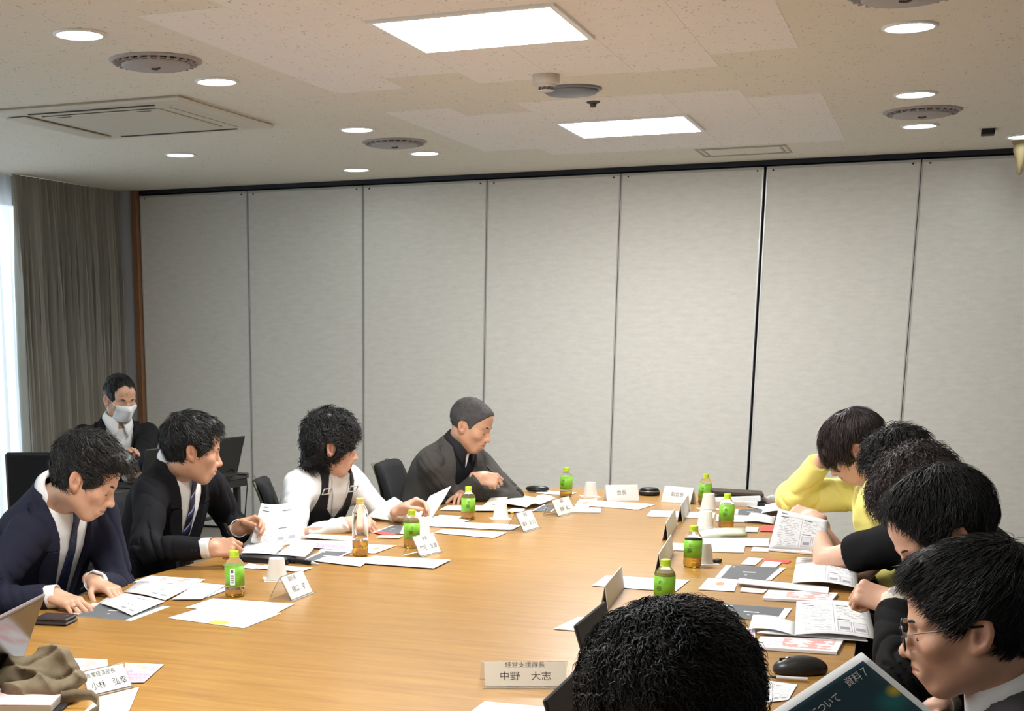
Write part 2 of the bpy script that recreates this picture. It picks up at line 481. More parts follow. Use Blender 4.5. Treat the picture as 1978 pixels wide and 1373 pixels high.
def vent(x, y, label, r=.19, rz=0):
    o = empty('air_diffuser', (x, y, ZC), rz)
    MB().lathe([(r, .002), (r, -.004), (r - .02, -.010), (r - .026, -.006)], 40).build('outer_ring', M_vent, o, smooth=True)
    MB().lathe([(r - .024, -.004), (r - .06, -.013), (r - .062, -.006), (r - .03, .002)], 40).build('dark_throat', M_ventd, o, smooth=True)
    MB().lathe([(r - .050, -.008), (r - .050, -.021), (r - .06, -.026), (0.0001, -.028)], 40).build('centre_plate', M_vent, o, smooth=True)
    for i in range(26):
        a = 2 * math.pi * i / 26
        MB().box((r - .056, -.0045, -.018), (r - .02, .0045, -.007), M=Matrix.Rotation(a, 4, 'Z')).build('rib', M_vent, o)
    MB().lathe([(r - .034, -.012), (r - .034, -.0145), (r - .04, -.0145), (r - .04, -.012)], 40).build('mid_ring', M_vent, o)
    MB().tube([(-.02, 0, -.03), (0.0, 0.004, -.033), (.02, -.002, -.03)], .004, 6).build('damper_tab', M_ventd, o)
    return tag(o, label, 'air vent', 'round air diffusers')
vent(1.89, -4.56, 'large round ribbed air diffuser between two downlights by the cassette')
vent(1.90, -1.84, 'small round ribbed air diffuser between two downlights, left of the table end')
vent(4.77, -1.83, 'round ribbed air diffuser between two downlights on the right')
vent(4.75, -4.60, 'round ribbed air diffuser cut off by the top of the picture')
# ceiling speaker, smoke detector, sensor, hatch, black square
o = empty('ceiling_speaker', (3.29, -3.20, ZC))
M_spk = mat('speaker_grille', (0.53, 0.54, 0.57), 0.5, metal=0.3, bump=0.4, bscale=900)
MB().lathe([(.137, .001), (.137, -.004), (.128, -.012), (.120, -.008)], 44).build('rim', mat('speaker_rim', (0.48, 0.48, 0.51), 0.4), o, smooth=True)
MB().lathe([(.121, -.006), (.112, -.022), (.0001, -.024)], 44).build('grille', M_spk, o, smooth=True)
tag(o, 'round dark grey ceiling speaker between the two luminaires', 'speaker')
o = empty('smoke_detector', (3.275, -3.60, ZC))
M_cream = mat('detector_cream', (0.80, 0.76, 0.71), 0.5)
MB().lathe([(.058, .001), (.058, -.038), (.052, -.042), (.0001, -.042)], 32).build('base', M_cream, o, smooth=False)
MB().lathe([(.050, -.042), (.030, -.052), (.0001, -.053)], 32).build('chamber', M_cream, o, smooth=True)
for i in range(8):
    a = math.pi * 2 * i / 8
    MB().box((.026, -.003, -.066), (.032, .003, -.048), M=Matrix.Rotation(a, 4, 'Z')).build('cage_bar', M_ventd, o)
MB().lathe([(.034, -.064), (.034, -.068), (.0001, -.070)], 24).build('cap', M_cream, o, smooth=True)
tag(o, 'cream smoke detector mounted beside the dark round speaker', 'smoke detector')
o = empty('ceiling_sensor', (3.30, -2.81, ZC))
MB().lathe([(.032, .001), (.032, -.006), (.02, -.010), (.0001, -.010)], 24).build('flange', M_ventd, o, smooth=True)
MB().lathe([(.017, -.009), (.014, -.026), (.0001, -.028)], 20).build('nozzle', M_ventd, o, smooth=True)
tag(o, 'tiny dark ceiling sensor next to the round speaker', 'sensor')
o = empty('ceiling_hatch', (3.73, -0.56, ZC))
hm = mat('hatch_frame', (0.70, 0.68, 0.65), 0.5, metal=0.3)
for s_, nm in ((.27, 'outer_frame'), (.235, 'inner_frame')):
    fr = MB(); d = .2 if s_ > .25 else .17
    for lo, hi in (((-s_, -d), (s_, -d + .012)), ((-s_, d - .012), (s_, d)), ((-s_, -d + .012), (-s_ + .012, d - .012)), ((s_ - .012, -d + .012), (s_, d - .012))):
        fr.box((*lo, -.005), (*hi, .004))
    fr.build(nm, hm, o)
MB().box((-.222, -.157, -.002), (.222, .157, .004)).build('door_board', M_ceil, o)
tag(o, 'rectangular ceiling access hatch with a thin double metal frame', 'hatch')
o = empty('ceiling_box', (5.10, -0.96, ZC))
MB().box((-.035, -.05, -.03), (.035, .05, .001), bev=.003).build('housing', M_black, o)
MB().box((-.028, -.052, -.026), (.028, -.049, -.004)).build('window', mat('sensor_window', (0.08, 0.09, 0.11), 0.15), o)
tag(o, 'small square black box on the ceiling near the pointed cone', 'sensor')
o = empty('ceiling_cone', (5.30, -0.36, ZC))
M_cone = mat('cone_beige', (0.66, 0.58, 0.44), 0.5)
MB().lathe([(.055, .001), (.055, -.012), (.048, -.016), (.0001, -.016)], 28).build('flange', M_cone, o, smooth=False)
MB().lathe([(.046, -.014), (.044, -.06), (.026, -.10), (.012, -.19), (.0001, -.195)], 28).build('spike', M_cone, o, smooth=True)
MB().box((.02, -.03, -.11), (.05, .02, -.016), bev=.004).build('bracket', M_vent, o)
tag(o, 'beige pointed cone hanging from the ceiling by the track', 'detector')
# air conditioning cassette
o = empty('air_cassette', (1.02, -3.28, ZC))
M_ac = mat('cassette_ivory', (0.83, 0.80, 0.74), 0.5); M_acd = mat('cassette_gap', (0.30, 0.28, 0.27), 0.7)
MB().box((-.56, -.52, -.022), (.55, .51, .0), bev=.012).build('body', M_ac, o)
g = MB(); g.box((-.35, -.34, -.030), (.33, .33, -.020), bev=.006); g.build('intake_grille', M_ac, o)
for y in (-.345, .335):
    MB().box((-.34, y - .004, -.0245), (.32, y + .004, -.0205)).build('grille_gap', M_acd, o)
for x, y in ((-.26, -.335), (.2, -.335)):
    MB().box((x, y, -.0315), (x + .08, y + .012, -.029)).build('grille_latch', M_acd, o)
fl = MB(); fl.box((-.006, -.40, -.002), (.14, .40, .006), M=Matrix.Translation((.43, 0, -.028)) @ Matrix.Rotation(math.radians(-12), 4, 'Y'), bev=.002)
fl.build('louvre', M_ac, o)
MB().box((.405, -.36, -.0265), (.425, .36, -.0215)).build('air_slot', M_acd, o)
MB().box((-.47, -.36, -.0265), (-.44, .36, -.0215)).build('air_slot', M_acd, o)
MB().box((-.36, -.44, -.0265), (.36, -.425, -.0215)).build('air_slot', M_acd, o)
MB().box((-.36, .425, -.0265), (.36, .44, -.0215)).build('air_slot', M_acd, o)
MB().box((-.52, -.40, -.034), (-.40, .40, -.026), bev=.003).build('louvre', M_ac, o)
tag(o, 'square ivory air conditioning cassette in the ceiling with an open louvre', 'air conditioner')

# ------------------------------------------------------------------ conference table
def mat_table():
    N = NT('table_oak'); b = N.b
    tc = N.n('TexCoord')
    mp = N.n('Mapping'); mp.inputs['Scale'].default_value = (1.1, 13, 6); mp.inputs['Rotation'].default_value = (0, 0, 0.0)
    N.l(tc.outputs['Object'], mp.inputs['Vector'])
    n = N.n('TexNoise'); n.inputs['Scale'].default_value = 2.4; n.inputs['Detail'].default_value = 7; n.inputs['Roughness'].default_value = 0.6; n.inputs['Distortion'].default_value = 0.25
    N.l(mp.outputs[0], n.inputs['Vector'])
    mp2 = N.n('Mapping'); mp2.inputs['Scale'].default_value = (5, 190, 20); N.l(tc.outputs['Object'], mp2.inputs['Vector'])
    n2 = N.n('TexNoise'); n2.inputs['Scale'].default_value = 1.3; n2.inputs['Detail'].default_value = 4; N.l(mp2.outputs[0], n2.inputs['Vector'])
    f = N.math('ADD', N.math('MULTIPLY', n.outputs['Fac'], 0.7), N.math('MULTIPLY', n2.outputs['Fac'], 0.3))
    r = N.n('ValToRGB'); e = r.color_ramp.elements; e[0].position = 0.30; e[1].position = 0.72
    e[0].color = (*s2l((0.58, 0.41, 0.175)), 1); e[1].color = (*s2l((0.74, 0.56, 0.295)), 1)
    N.l(f, r.inputs[0])
    sp = N.n('SeparateXYZ'); N.l(tc.outputs['Object'], sp.inputs[0])
    N.l(r.outputs[0], b.inputs['Base Color'])
    b.inputs['Roughness'].default_value = 0.30; b.inputs['Specular IOR Level'].default_value = 0.55
    return N.M
M_table = mat_table()
M_tedge = mat('table_edge_wood', (0.66, 0.47, 0.26), 0.35, noise=0.15, nscale=25)
TX, TY = 3.585, -6.2
HALF = [(0, 1.215), (.43, 1.205), (.9, 1.175), (1.26, 1.150), (2.0, 1.045), (2.6, .945), (3.1, .855), (3.45, .785), (3.65, .735), (3.78, .67), (3.87, .57), (3.92, .44), (3.935, .2), (3.94, 0)]
side = [(w, d) for d, w in HALF]
pts = []
for w, d in side: pts.append((TX + w, TY + d))
for w, d in side[::-1][1:]: pts.append((TX - w, TY + d))
for w, d in side[1:]: pts.append((TX - w, TY - d))
for w, d in side[::-1][1:-1]: pts.append((TX + w, TY - d))
table = empty('conference_table', (TX, TY, 0))
loc = [(x - TX, y - TY) for x, y in pts]
MB().prism(loc, .664, .70).build('tabletop', M_table, table)
def inset(p, s): return [(x * (1 - s / 1.2), y * (1 - s / 3.94)) for x, y in p]
MB().prism(inset(loc, .004), .652, .664).build('edge_band', M_tedge, table)
for yy in (-2.6, 0, 2.6):
    hw = np.interp(abs(yy), [a for a, _ in HALF], [b for _, b in HALF]) - .42
    MB().box((-hw, yy - .03, .0), (hw, yy + .03, .652), bev=.004).build('leg_panel', M_tedge, table)
MB().box((-.025, -2.57, .25), (.025, -.03, .6)).build('stretcher_beam', M_tedge, table)
MB().box((-.025, .03, .25), (.025, 2.57, .6)).build('stretcher_beam', M_tedge, table)
tag(table, 'long boat-shaped wooden conference table covered with papers', 'table')
# ================================================================== figures: smooth-blended volumes meshed by sparse surface nets
def smin(a, b, k):
    h = np.clip(0.5 + 0.5 * (b - a) / k, 0, 1)
    return b + (a - b) * h - k * h * (1 - h)
def smax(a, b, k): return -smin(-a, -b, k)
def ell(p, c, r):
    q = (p - np.asarray(c)) / np.asarray(r); k0 = np.linalg.norm(q, axis=-1)
    k1 = np.linalg.norm(q / np.asarray(r), axis=-1) + 1e-9
    return k0 * (k0 - 1) / k1
def capsule(p, a, b, ra, rb=None):
    rb = ra if rb is None else rb
    a = np.asarray(a, float); b = np.asarray(b, float); ab = b - a
    t = np.clip(((p - a) @ ab) / (ab @ ab + 1e-12), 0, 1)
    return np.linalg.norm(p - a - t[..., None] * ab, axis=-1) - (ra + (rb - ra) * t)
def rbox(p, c, hx, r):
    q = np.abs(p - np.asarray(c)) - (np.asarray(hx) - r)
    return np.linalg.norm(np.maximum(q, 0), axis=-1) + np.minimum(q.max(axis=-1), 0) - r
def sstep(a, b, x):
    t = np.clip((x - a) / (b - a), 0, 1); return t * t * (3 - 2 * t)
def wob(p, s, seed=0.0):
    x, y, z = p[..., 0] * s, p[..., 1] * s, p[..., 2] * s
    return (np.sin(x * 1.1 + 1.7 * np.sin(y * 0.9 + seed) + seed) + np.sin(y * 1.3 + 1.5 * np.sin(z * 1.1 + 2.1 * seed)) + np.sin(z * 0.9 + 1.9 * np.sin(x * 1.2 + seed * 1.3))) / 3

from concurrent.futures import ThreadPoolExecutor
POOL = ThreadPoolExecutor(4)
def surfnet(f0, bmin, bmax, h, smooth=1):
    B = 4; bmin = np.asarray(bmin, float); bmax = np.asarray(bmax, float)
    def f(p):
        if len(p) < 20000: return f0(p)
        return np.concatenate(list(POOL.map(f0, np.array_split(p, 4 if len(p) < 400000 else 8))))
    n1 = np.ceil((bmax - bmin) / (h * 16)).astype(int); nb = n1 * 4
    bi = np.stack(np.meshgrid(*[np.arange(n) for n in n1], indexing='ij'), -1).reshape(-1, 3)
    bi = bi[np.abs(f(bmin + (bi + 0.5) * h * 16)) < h * 16 * 1.2]
    o4 = np.stack(np.meshgrid(*[np.arange(4)] * 3, indexing='ij'), -1).reshape(-1, 3)
    bi = (bi[:, None, :] * 4 + o4[None]).reshape(-1, 3)
    bi = bi[np.abs(f(bmin + (bi + 0.5) * h * B)) < h * B * 1.3]
    S = nb * B + 2; off = np.arange(B + 1)
    o = np.stack(np.meshgrid(off, off, off, indexing='ij'), -1).reshape(-1, 3)
    g = (bi[:, None, :] * B + o[None]).reshape(-1, 3)
    lin = (g[:, 0] * S[1] + g[:, 1]) * S[2] + g[:, 2]
    uq, first, inv = np.unique(lin, return_index=True, return_inverse=True)
    fv = f(bmin + g[first] * h)
    vals = fv[inv].reshape(len(bi), B + 1, B + 1, B + 1)
    cs = {}
    for i in (0, 1):
        for j in (0, 1):
            for k in (0, 1): cs[(i, j, k)] = vals[:, i:i + B, j:j + B, k:k + B]
    neg = sum((c < 0).astype(np.int8) for c in cs.values())
    act = (neg > 0) & (neg < 8)
    b_, i_, j_, k_ = np.nonzero(act)
    cell = bi[b_] * B + np.stack([i_, j_, k_], -1)
    cid = (cell[:, 0] * S[1] + cell[:, 1]) * S[2] + cell[:, 2]
    C = {key: c[act] for key, c in cs.items()}
    acc = np.zeros((len(cell), 3)); cnt = np.zeros(len(cell))
    keys = list(C)
    for a in keys:
        for d in range(3):
            if a[d] == 0:
                b2 = list(a); b2[d] = 1; b2 = tuple(b2)
                va, vb = C[a], C[b2]; mk = (va < 0) != (vb < 0)
                t = np.where(mk, va / np.where(mk, va - vb, 1), 0)
                P = np.tile(np.array(a, float), (len(cell), 1)); P[:, d] += t
                acc += P * mk[:, None]; cnt += mk
    V = bmin + (cell + acc / cnt[:, None]) * h
    order = np.argsort(cid); sc = cid[order]
    def find(ids):
        k = np.searchsorted(sc, ids); k = np.clip(k, 0, len(sc) - 1)
        ok = sc[k] == ids; return order[k], ok
    st = np.array([S[1] * S[2], S[2], 1]); quads = []
    base = C[(0, 0, 0)]
    for d in range(3):
        e = [0, 0, 0]; e[d] = 1
        mk = (base < 0) != (C[tuple(e)] < 0)
        u, w = (d + 1) % 3, (d + 2) % 3
        idx = np.nonzero(mk)[0]; c0 = cid[idx]
        q1, o1 = find(c0 - st[u]); q2, o2 = find(c0 - st[u] - st[w]); q3, o3 = find(c0 - st[w])
        ok = o1 & o2 & o3
        q = np.stack([idx, q1, q2, q3], -1)[ok]; s = base[idx][ok] < 0
        q[~s] = q[~s][:, ::-1]
        quads.append(q)
    Q = np.concatenate(quads)
    for _ in range(smooth):
        s = np.zeros_like(V); n = np.zeros(len(V))
        for a in range(4):
            i0, i1 = Q[:, a], Q[:, (a + 1) % 4]
            np.add.at(s, i0, V[i1]); np.add.at(n, i0, 1); np.add.at(s, i1, V[i0]); np.add.at(n, i1, 1)
        V = 0.5 * V + 0.5 * s / np.maximum(n, 1)[:, None]
    return V, Q
def largest(V, Q):
    lab = np.arange(len(V))
    while True:
        m0 = lab.copy()
        mn = lab[Q].min(1)
        for a in range(4): np.minimum.at(lab, Q[:, a], mn)
        lab = lab[lab]
        if (lab == m0).all(): break
    u, c = np.unique(lab, return_counts=True); keep = lab == u[np.argmax(c)]
    idx = np.cumsum(keep) - 1; Q = Q[keep[Q[:, 0]]]
    return V[keep], idx[Q]
def np_mesh(name, V, F, attr=None):
    me = bpy.data.meshes.new(name); k = F.shape[1]
    me.vertices.add(len(V)); me.vertices.foreach_set('co', V.astype(np.float32).ravel())
    me.loops.add(F.size); me.loops.foreach_set('vertex_index', F.astype(np.int32).ravel())
    me.polygons.add(len(F)); me.polygons.foreach_set('loop_start', np.arange(len(F), dtype=np.int32) * k)
    me.polygons.foreach_set('use_smooth', np.ones(len(F), bool))
    for nm, val in (attr or {}).items():
        a = me.attributes.new(nm, 'FLOAT', 'POINT'); a.data.foreach_set('value', val.astype(np.float32))
    me.update(); me.validate(); return me

class Groups:
    """volume parts with a bounding sphere each, blended together"""
    def __init__(s): s.g = []
    def add(s, c, r, fn, k=0.02): s.g.append((np.asarray(c, float), r, fn, k)); return s
    def __call__(s, p):
        out = np.full(len(p), 9.0)
        for c, r, fn, k in s.g:
            d = np.linalg.norm(p - c, axis=-1) - r
            mk = d < 0.07
            v = np.where(mk, 0, np.maximum(d, .05))
            if mk.any(): v[mk] = fn(p[mk])
            out = smin(out, v, k) if k > 0 else np.minimum(out, v)
        return out
    def bounds(s, pad=.02):
        return np.min([c - r for c, r, _, _ in s.g], 0) - pad, np.max([c + r for c, r, _, _ in s.g], 0) + pad

# ------------------------------------------------------------------ skin, hair and cloth materials
def mat_skin(name, col, lip=(0.72, 0.42, 0.40)):
    N = NT(name); b = N.b
    tc = N.n('TexCoord'); nz = N.n('TexNoise'); nz.inputs['Scale'].default_value = 28; nz.inputs['Detail'].default_value = 4
    N.l(tc.outputs['Object'], nz.inputs['Vector'])
    c = s2l(col)
    base = N.mix(nz.outputs['Fac'], (c[0] * .90, c[1] * .84, c[2] * .82), (min(1, c[0] * 1.08), c[1] * 1.08, c[2] * 1.08))
    at = N.n('Attribute'); at.attribute_name = 'lip'
    ar = N.n('Attribute'); ar.attribute_name = 'red'
    b1 = N.mix(ar.outputs['Fac'], base, (c[0] * .98, c[1] * .76, c[2] * .70))
    b2 = N.mix(at.outputs['Fac'], b1, s2l(lip))
    ash = N.n('Attribute'); ash.attribute_name = 'shade'
    b3 = N.mix(ash.outputs['Fac'], b2, s2l((0.26, 0.22, 0.21)))
    N.l(b3, b.inputs['Base Color']); b.inputs['Roughness'].default_value = 0.48
    b.inputs['Subsurface Weight'].default_value = 0.12; b.inputs['Subsurface Radius'].default_value = (0.012, 0.005, 0.003)
    b.inputs['Subsurface Scale'].default_value = 0.6
    return N.M
def mat_hair(name, col, rough=0.52):
    N = NT(name); b = N.b
    tc = N.n('TexCoord'); nz = N.n('TexNoise'); nz.inputs['Scale'].default_value = 60; N.l(tc.outputs['Object'], nz.inputs['Vector'])
    c = s2l(col)
    N.l(N.mix(nz.outputs['Fac'], tuple(x * .7 for x in c), tuple(min(1, x * 1.4) for x in c)), b.inputs['Base Color'])
    b.inputs['Roughness'].default_value = rough; b.inputs['Specular IOR Level'].default_value = 0.4
    return N.M
def mat_suit(name, col, rough=0.85, fine=900, amt=0.35):
    return mat(name, col, rough, noise=amt, nscale=fine, bump=0.12, bscale=fine, spec=0.18)
SKIN1 = mat_skin('skin_warm', (0.83, 0.655, 0.545)); SKIN2 = mat_skin('skin_tan', (0.79, 0.61, 0.495)); SKIN3 = mat_skin('skin_light', (0.86, 0.695, 0.60))
HAIRK = mat_hair('hair_black', (0.09, 0.088, 0.092)); HAIRB = mat_hair('hair_brown', (0.20, 0.165, 0.165), 0.45); HAIRD = mat_hair('hair_dark', (0.13, 0.122, 0.12))
M_shirt = mat('shirt_white', (0.92, 0.92, 0.92), 0.8, bump=0.15, bscale=500)
M_brow = mat('brow_black', (0.10, 0.085, 0.08), 0.6)

# ------------------------------------------------------------------ head volume, local axes: x right, y forward, z up
def head_vol(p, o):
    """o: options (jaw, nose, ...)"""
    ax_ = np.abs(p[:, 0]); q = p.copy(); q[:, 0] = ax_
    jw = o.get('jaw', 1.0)
    d = ell(p, (0, -.012, .035), (.073, .093, .084))
    d = smin(d, ell(p, (0, .026, -.028), (.059 * jw, .064, .080)), .035)
    d = smin(d, capsule(q, (.047 * jw, -.002, -.050), (.017, .053, -.097), .020, .018), .03)
    d = smin(d, ell(p, (0, .063, -.098), (.021, .018, .017)), .025)
    d = smin(d, ell(q, (.040, .062, -.022), (.022, .019, .017)), .03)
    d = smin(d, ell(p, (0, .060, .050), (.055, .032, .040)), .03)                # forehead
    d = smin(d, capsule(q, (.012, .089, .016), (.046, .070, .019), .0085, .008), .016)   # brow
    d = smax(d, -ell(q, (.033, .102, -.001), (.017, .019, .0105)), .012)          # socket
    d = smin(d, ell(q, (.032, .0745, -.003), (.0150, .0125, .0115)), .005)         # lid ball
    n = capsule(p, (0, .088, .006), (0, .1075, -.032), .0070, .0100)
    n = smin(n, ell(p, (0, .108, -.036), (.0115, .0105, .0098)), .008)
    n = smin(n, ell(q, (.0125, .098, -.039), (.0075, .0090, .0072)), .006)
    d = smin(d, n, .012)
    d = smax(d, -ell(q, (.0065, .103, -.0465), (.0035, .0045, .004)), .004)       # nostril
    d = smin(d, ell(p, (0, .081, -.065), (.030, .0175, .024)), .02)
    d = smin(d, capsule(q, (0, .0985, -.0605), (.020, .088, -.0640), .0050, .0030), .006)
    d = smin(d, capsule(q, (0, .0970, -.0715), (.017, .088, -.0685), .0058, .0032), .006)
    d = smax(d, -capsule(q, (0, .1045, -.0660), (.022, .091, -.0664), .0026, .0020), .0035)
    # ears
    e = q - np.array([.0755, -.012, -.006]); ca, sa = math.cos(-.28), math.sin(-.28)
    e = np.stack([e[:, 0], ca * e[:, 1] - sa * e[:, 2], sa * e[:, 1] + ca * e[:, 2]], -1)
    tl = math.radians(24); ct, st_ = math.cos(tl), math.sin(tl)
    e = np.stack([ct * e[:, 0] + st_ * e[:, 1], -st_ * e[:, 0] + ct * e[:, 1], e[:, 2]], -1)
    er = ell(e, (.006, 0, 0), (.0085, .0185, .0315))
    er = smax(er, -ell(e, (.0145, .002, .003), (.0095, .0128, .0230)), .003)
    er = smin(er, ell(e, (.0075, .010, -.004), (.005, .0045, .008)), .004)
    er = smin(er, ell(e, (.0070, -.004, .007), (.0040, .0040, .015)), .003)
    er = smin(er, ell(e, (.005, .004, -.026), (.0065, .009, .009)), .008)
    d = smin(d, er, .009)
    return d
def head_attr(p, o):
    q = p.copy(); q[:, 0] = np.abs(q[:, 0])
    lip = np.minimum(capsule(q, (0, .1005, -.0605), (.0205, .090, -.0645), .0050, .002), capsule(q, (0, .0990, -.0715), (.017, .088, -.0685), .0055, .002))
    lip = (1 - sstep(-.001, .003, lip)) * 0.75
    red = np.maximum(1 - sstep(-.01, .034, ell(q, (.046, .060, -.028), (.012, .012, .012))), 1 - sstep(-.004, .022, ell(p, (0, .106, -.036), (.012, .012, .010)))) * 0.22
    red = np.maximum(red, (1 - sstep(.0, .012, ell(q, (.082, -.014, -.006), (.013, .022, .034)))) * .55)
    sh = (1 - sstep(-.001, .0035, capsule(q, (.0195, .0850, -.0085), (.046, .0775, -.0075), .0012, .0010))) * .8     # closed lash line
    sh = np.maximum(sh, (1 - sstep(-.001, .006, ell(q, (.0815, -.006, -.008), (.006, .006, .009)))) * .28)
    sh = np.maximum(sh, (1 - sstep(-.002, .006, capsule(q, (.0065, .102, -.047), (.0065, .102, -.0465), .003))) * .7)
    sh = np.maximum(sh, (1 - sstep(-.0005, .003, capsule(q, (0, .100, -.0660), (.022, .090, -.0664), .0012))) * .55)
    return lip, red, sh

def frame(yaw, pitch=0, roll=0):
    """yaw: facing angle (deg, 0 = +x, 90 = +y); pitch: nod down; roll: tilt to own right.  rows: right, forward, up"""
    a, b, c = map(math.radians, (yaw, pitch, roll))
    f0 = V3(math.cos(a), math.sin(a), 0); r0 = V3(math.sin(a), -math.cos(a), 0); u0 = V3(0, 0, 1)
    f = f0 * math.cos(b) - u0 * math.sin(b); u = u0 * math.cos(b) + f0 * math.sin(b)
    r = r0 * math.cos(c) - u * math.sin(c); u = u * math.cos(c) + r0 * math.sin(c)
    return np.stack([r, f, u])
def rotx(v, ang):        # rotate local vector about x
    c, s = math.cos(ang), math.sin(ang); return V3(v[0], c * v[1] - s * v[2], s * v[1] + c * v[2])

POSES = {
    'flat': ([(10, 14, 8)] * 4, (0.80, 0.62, -0.18), (0.55, 0.83, -.10)),
    'rest': ([(24, 30, 18), (28, 34, 20), (30, 36, 20), (32, 38, 22)], (0.75, 0.58, -0.36), (0.42, 0.85, -.30)),
    'pen': ([(48, 52, 22), (58, 62, 25), (72, 82, 38), (78, 86, 40)], (0.55, 0.62, -0.58), (-0.02, 0.85, -.50)),
    'pinch': ([(46, 36, 14), (52, 40, 16), (56, 48, 20), (58, 52, 25)], (0.42, 0.62, -0.66), (-0.10, 0.86, -.46)),
    'fist': ([(78, 92, 45), (80, 95, 45), (82, 95, 45), (82, 95, 45)], (0.55, 0.62, -0.58), (-0.55, 0.60, -.55)),
}
def hand_vol(w, Y, Z, right, pose, sc=1.0):
    """returns (centre, radius, fn, tips); w wrist point, Y finger direction, Z back of hand, thumb side from handedness"""
    Y = unit(Y); Z = unit(np.asarray(Z) - Y * (np.asarray(Z) @ Y)); X = np.cross(Z, Y) if right else np.cross(Y, Z)
    A = np.stack([X, Y, Z]); curls, t1, t2 = POSES[pose]
    kn = [(.0295, .086), (.0095, .091), (-.0105, .087), (-.0285, .079)]
    L = [(.041, .025, .020), (.045, .028, .021), (.042, .026, .020), (.033, .019, .017)]
    R = [.0088, .0090, .0085, .0076]; segs = []; tips = []
    for (kx, ky), ls, cu, r in zip(kn, L, curls, R):
        p = V3(kx, ky, .001); a = 0; fan = (kx - .001) * (3.0 if pose in ('flat', 'rest') else 1.2)
        for i, (l, c) in enumerate(zip(ls, cu)):
            a += math.radians(c); d = rotx(V3(0, 1, 0), -a); d = unit(d + V3(fan * math.cos(a), 0, 0))
            segs.append((p, p + d * l, r * (1 - .07 * i), r * (1 - .07 * (i + 1)))); p = p + d * l
        tips.append((p, d))
    p = V3(.026, .022, -.006); d = unit(V3(*t1))
    for l, r0, r1, dd in ((.044, .0125, .0110, unit(V3(*t1))), (.032, .0108, .0095, unit(V3(*t2))), (.024, .0096, .0080, unit(V3(*t2) + V3(-.12, 0, 0)))):
        segs.append((p, p + dd * l, r0, r1)); p = p + dd * l
    tips.append((p, dd))
    def fn(P):
        q = ((P - w) @ A.T) / sc
        d = rbox(q, (0, .048, 0), (.0395, .046, .0125), .0122)
        d = smin(d, ell(q, (.026, .030, -.008), (.017, .030, .013)), .012)
        d = smin(d, capsule(q, (0, -.03, 0), (0, .012, 0), .0235, .0225) * .95, .022)
        for i, (a, b, r0, r1) in enumerate(segs):
            first = (i % 3 == 0)
            d = smin(d, capsule(q, a, b, r0, r1), .006 if first else .0022)
        for a, b, r0, r1 in segs[:12:3]:                                   # knuckles
            d = smin(d, np.linalg.norm(q - (a + V3(0, -.002, .003)), axis=-1) - .0085, .007)
        return d * sc
    tw = [(w + sc * (t @ A), dd @ A) for t, dd in tips]
    return w + Y * .08 * sc, .14 * sc, fn, tw, A

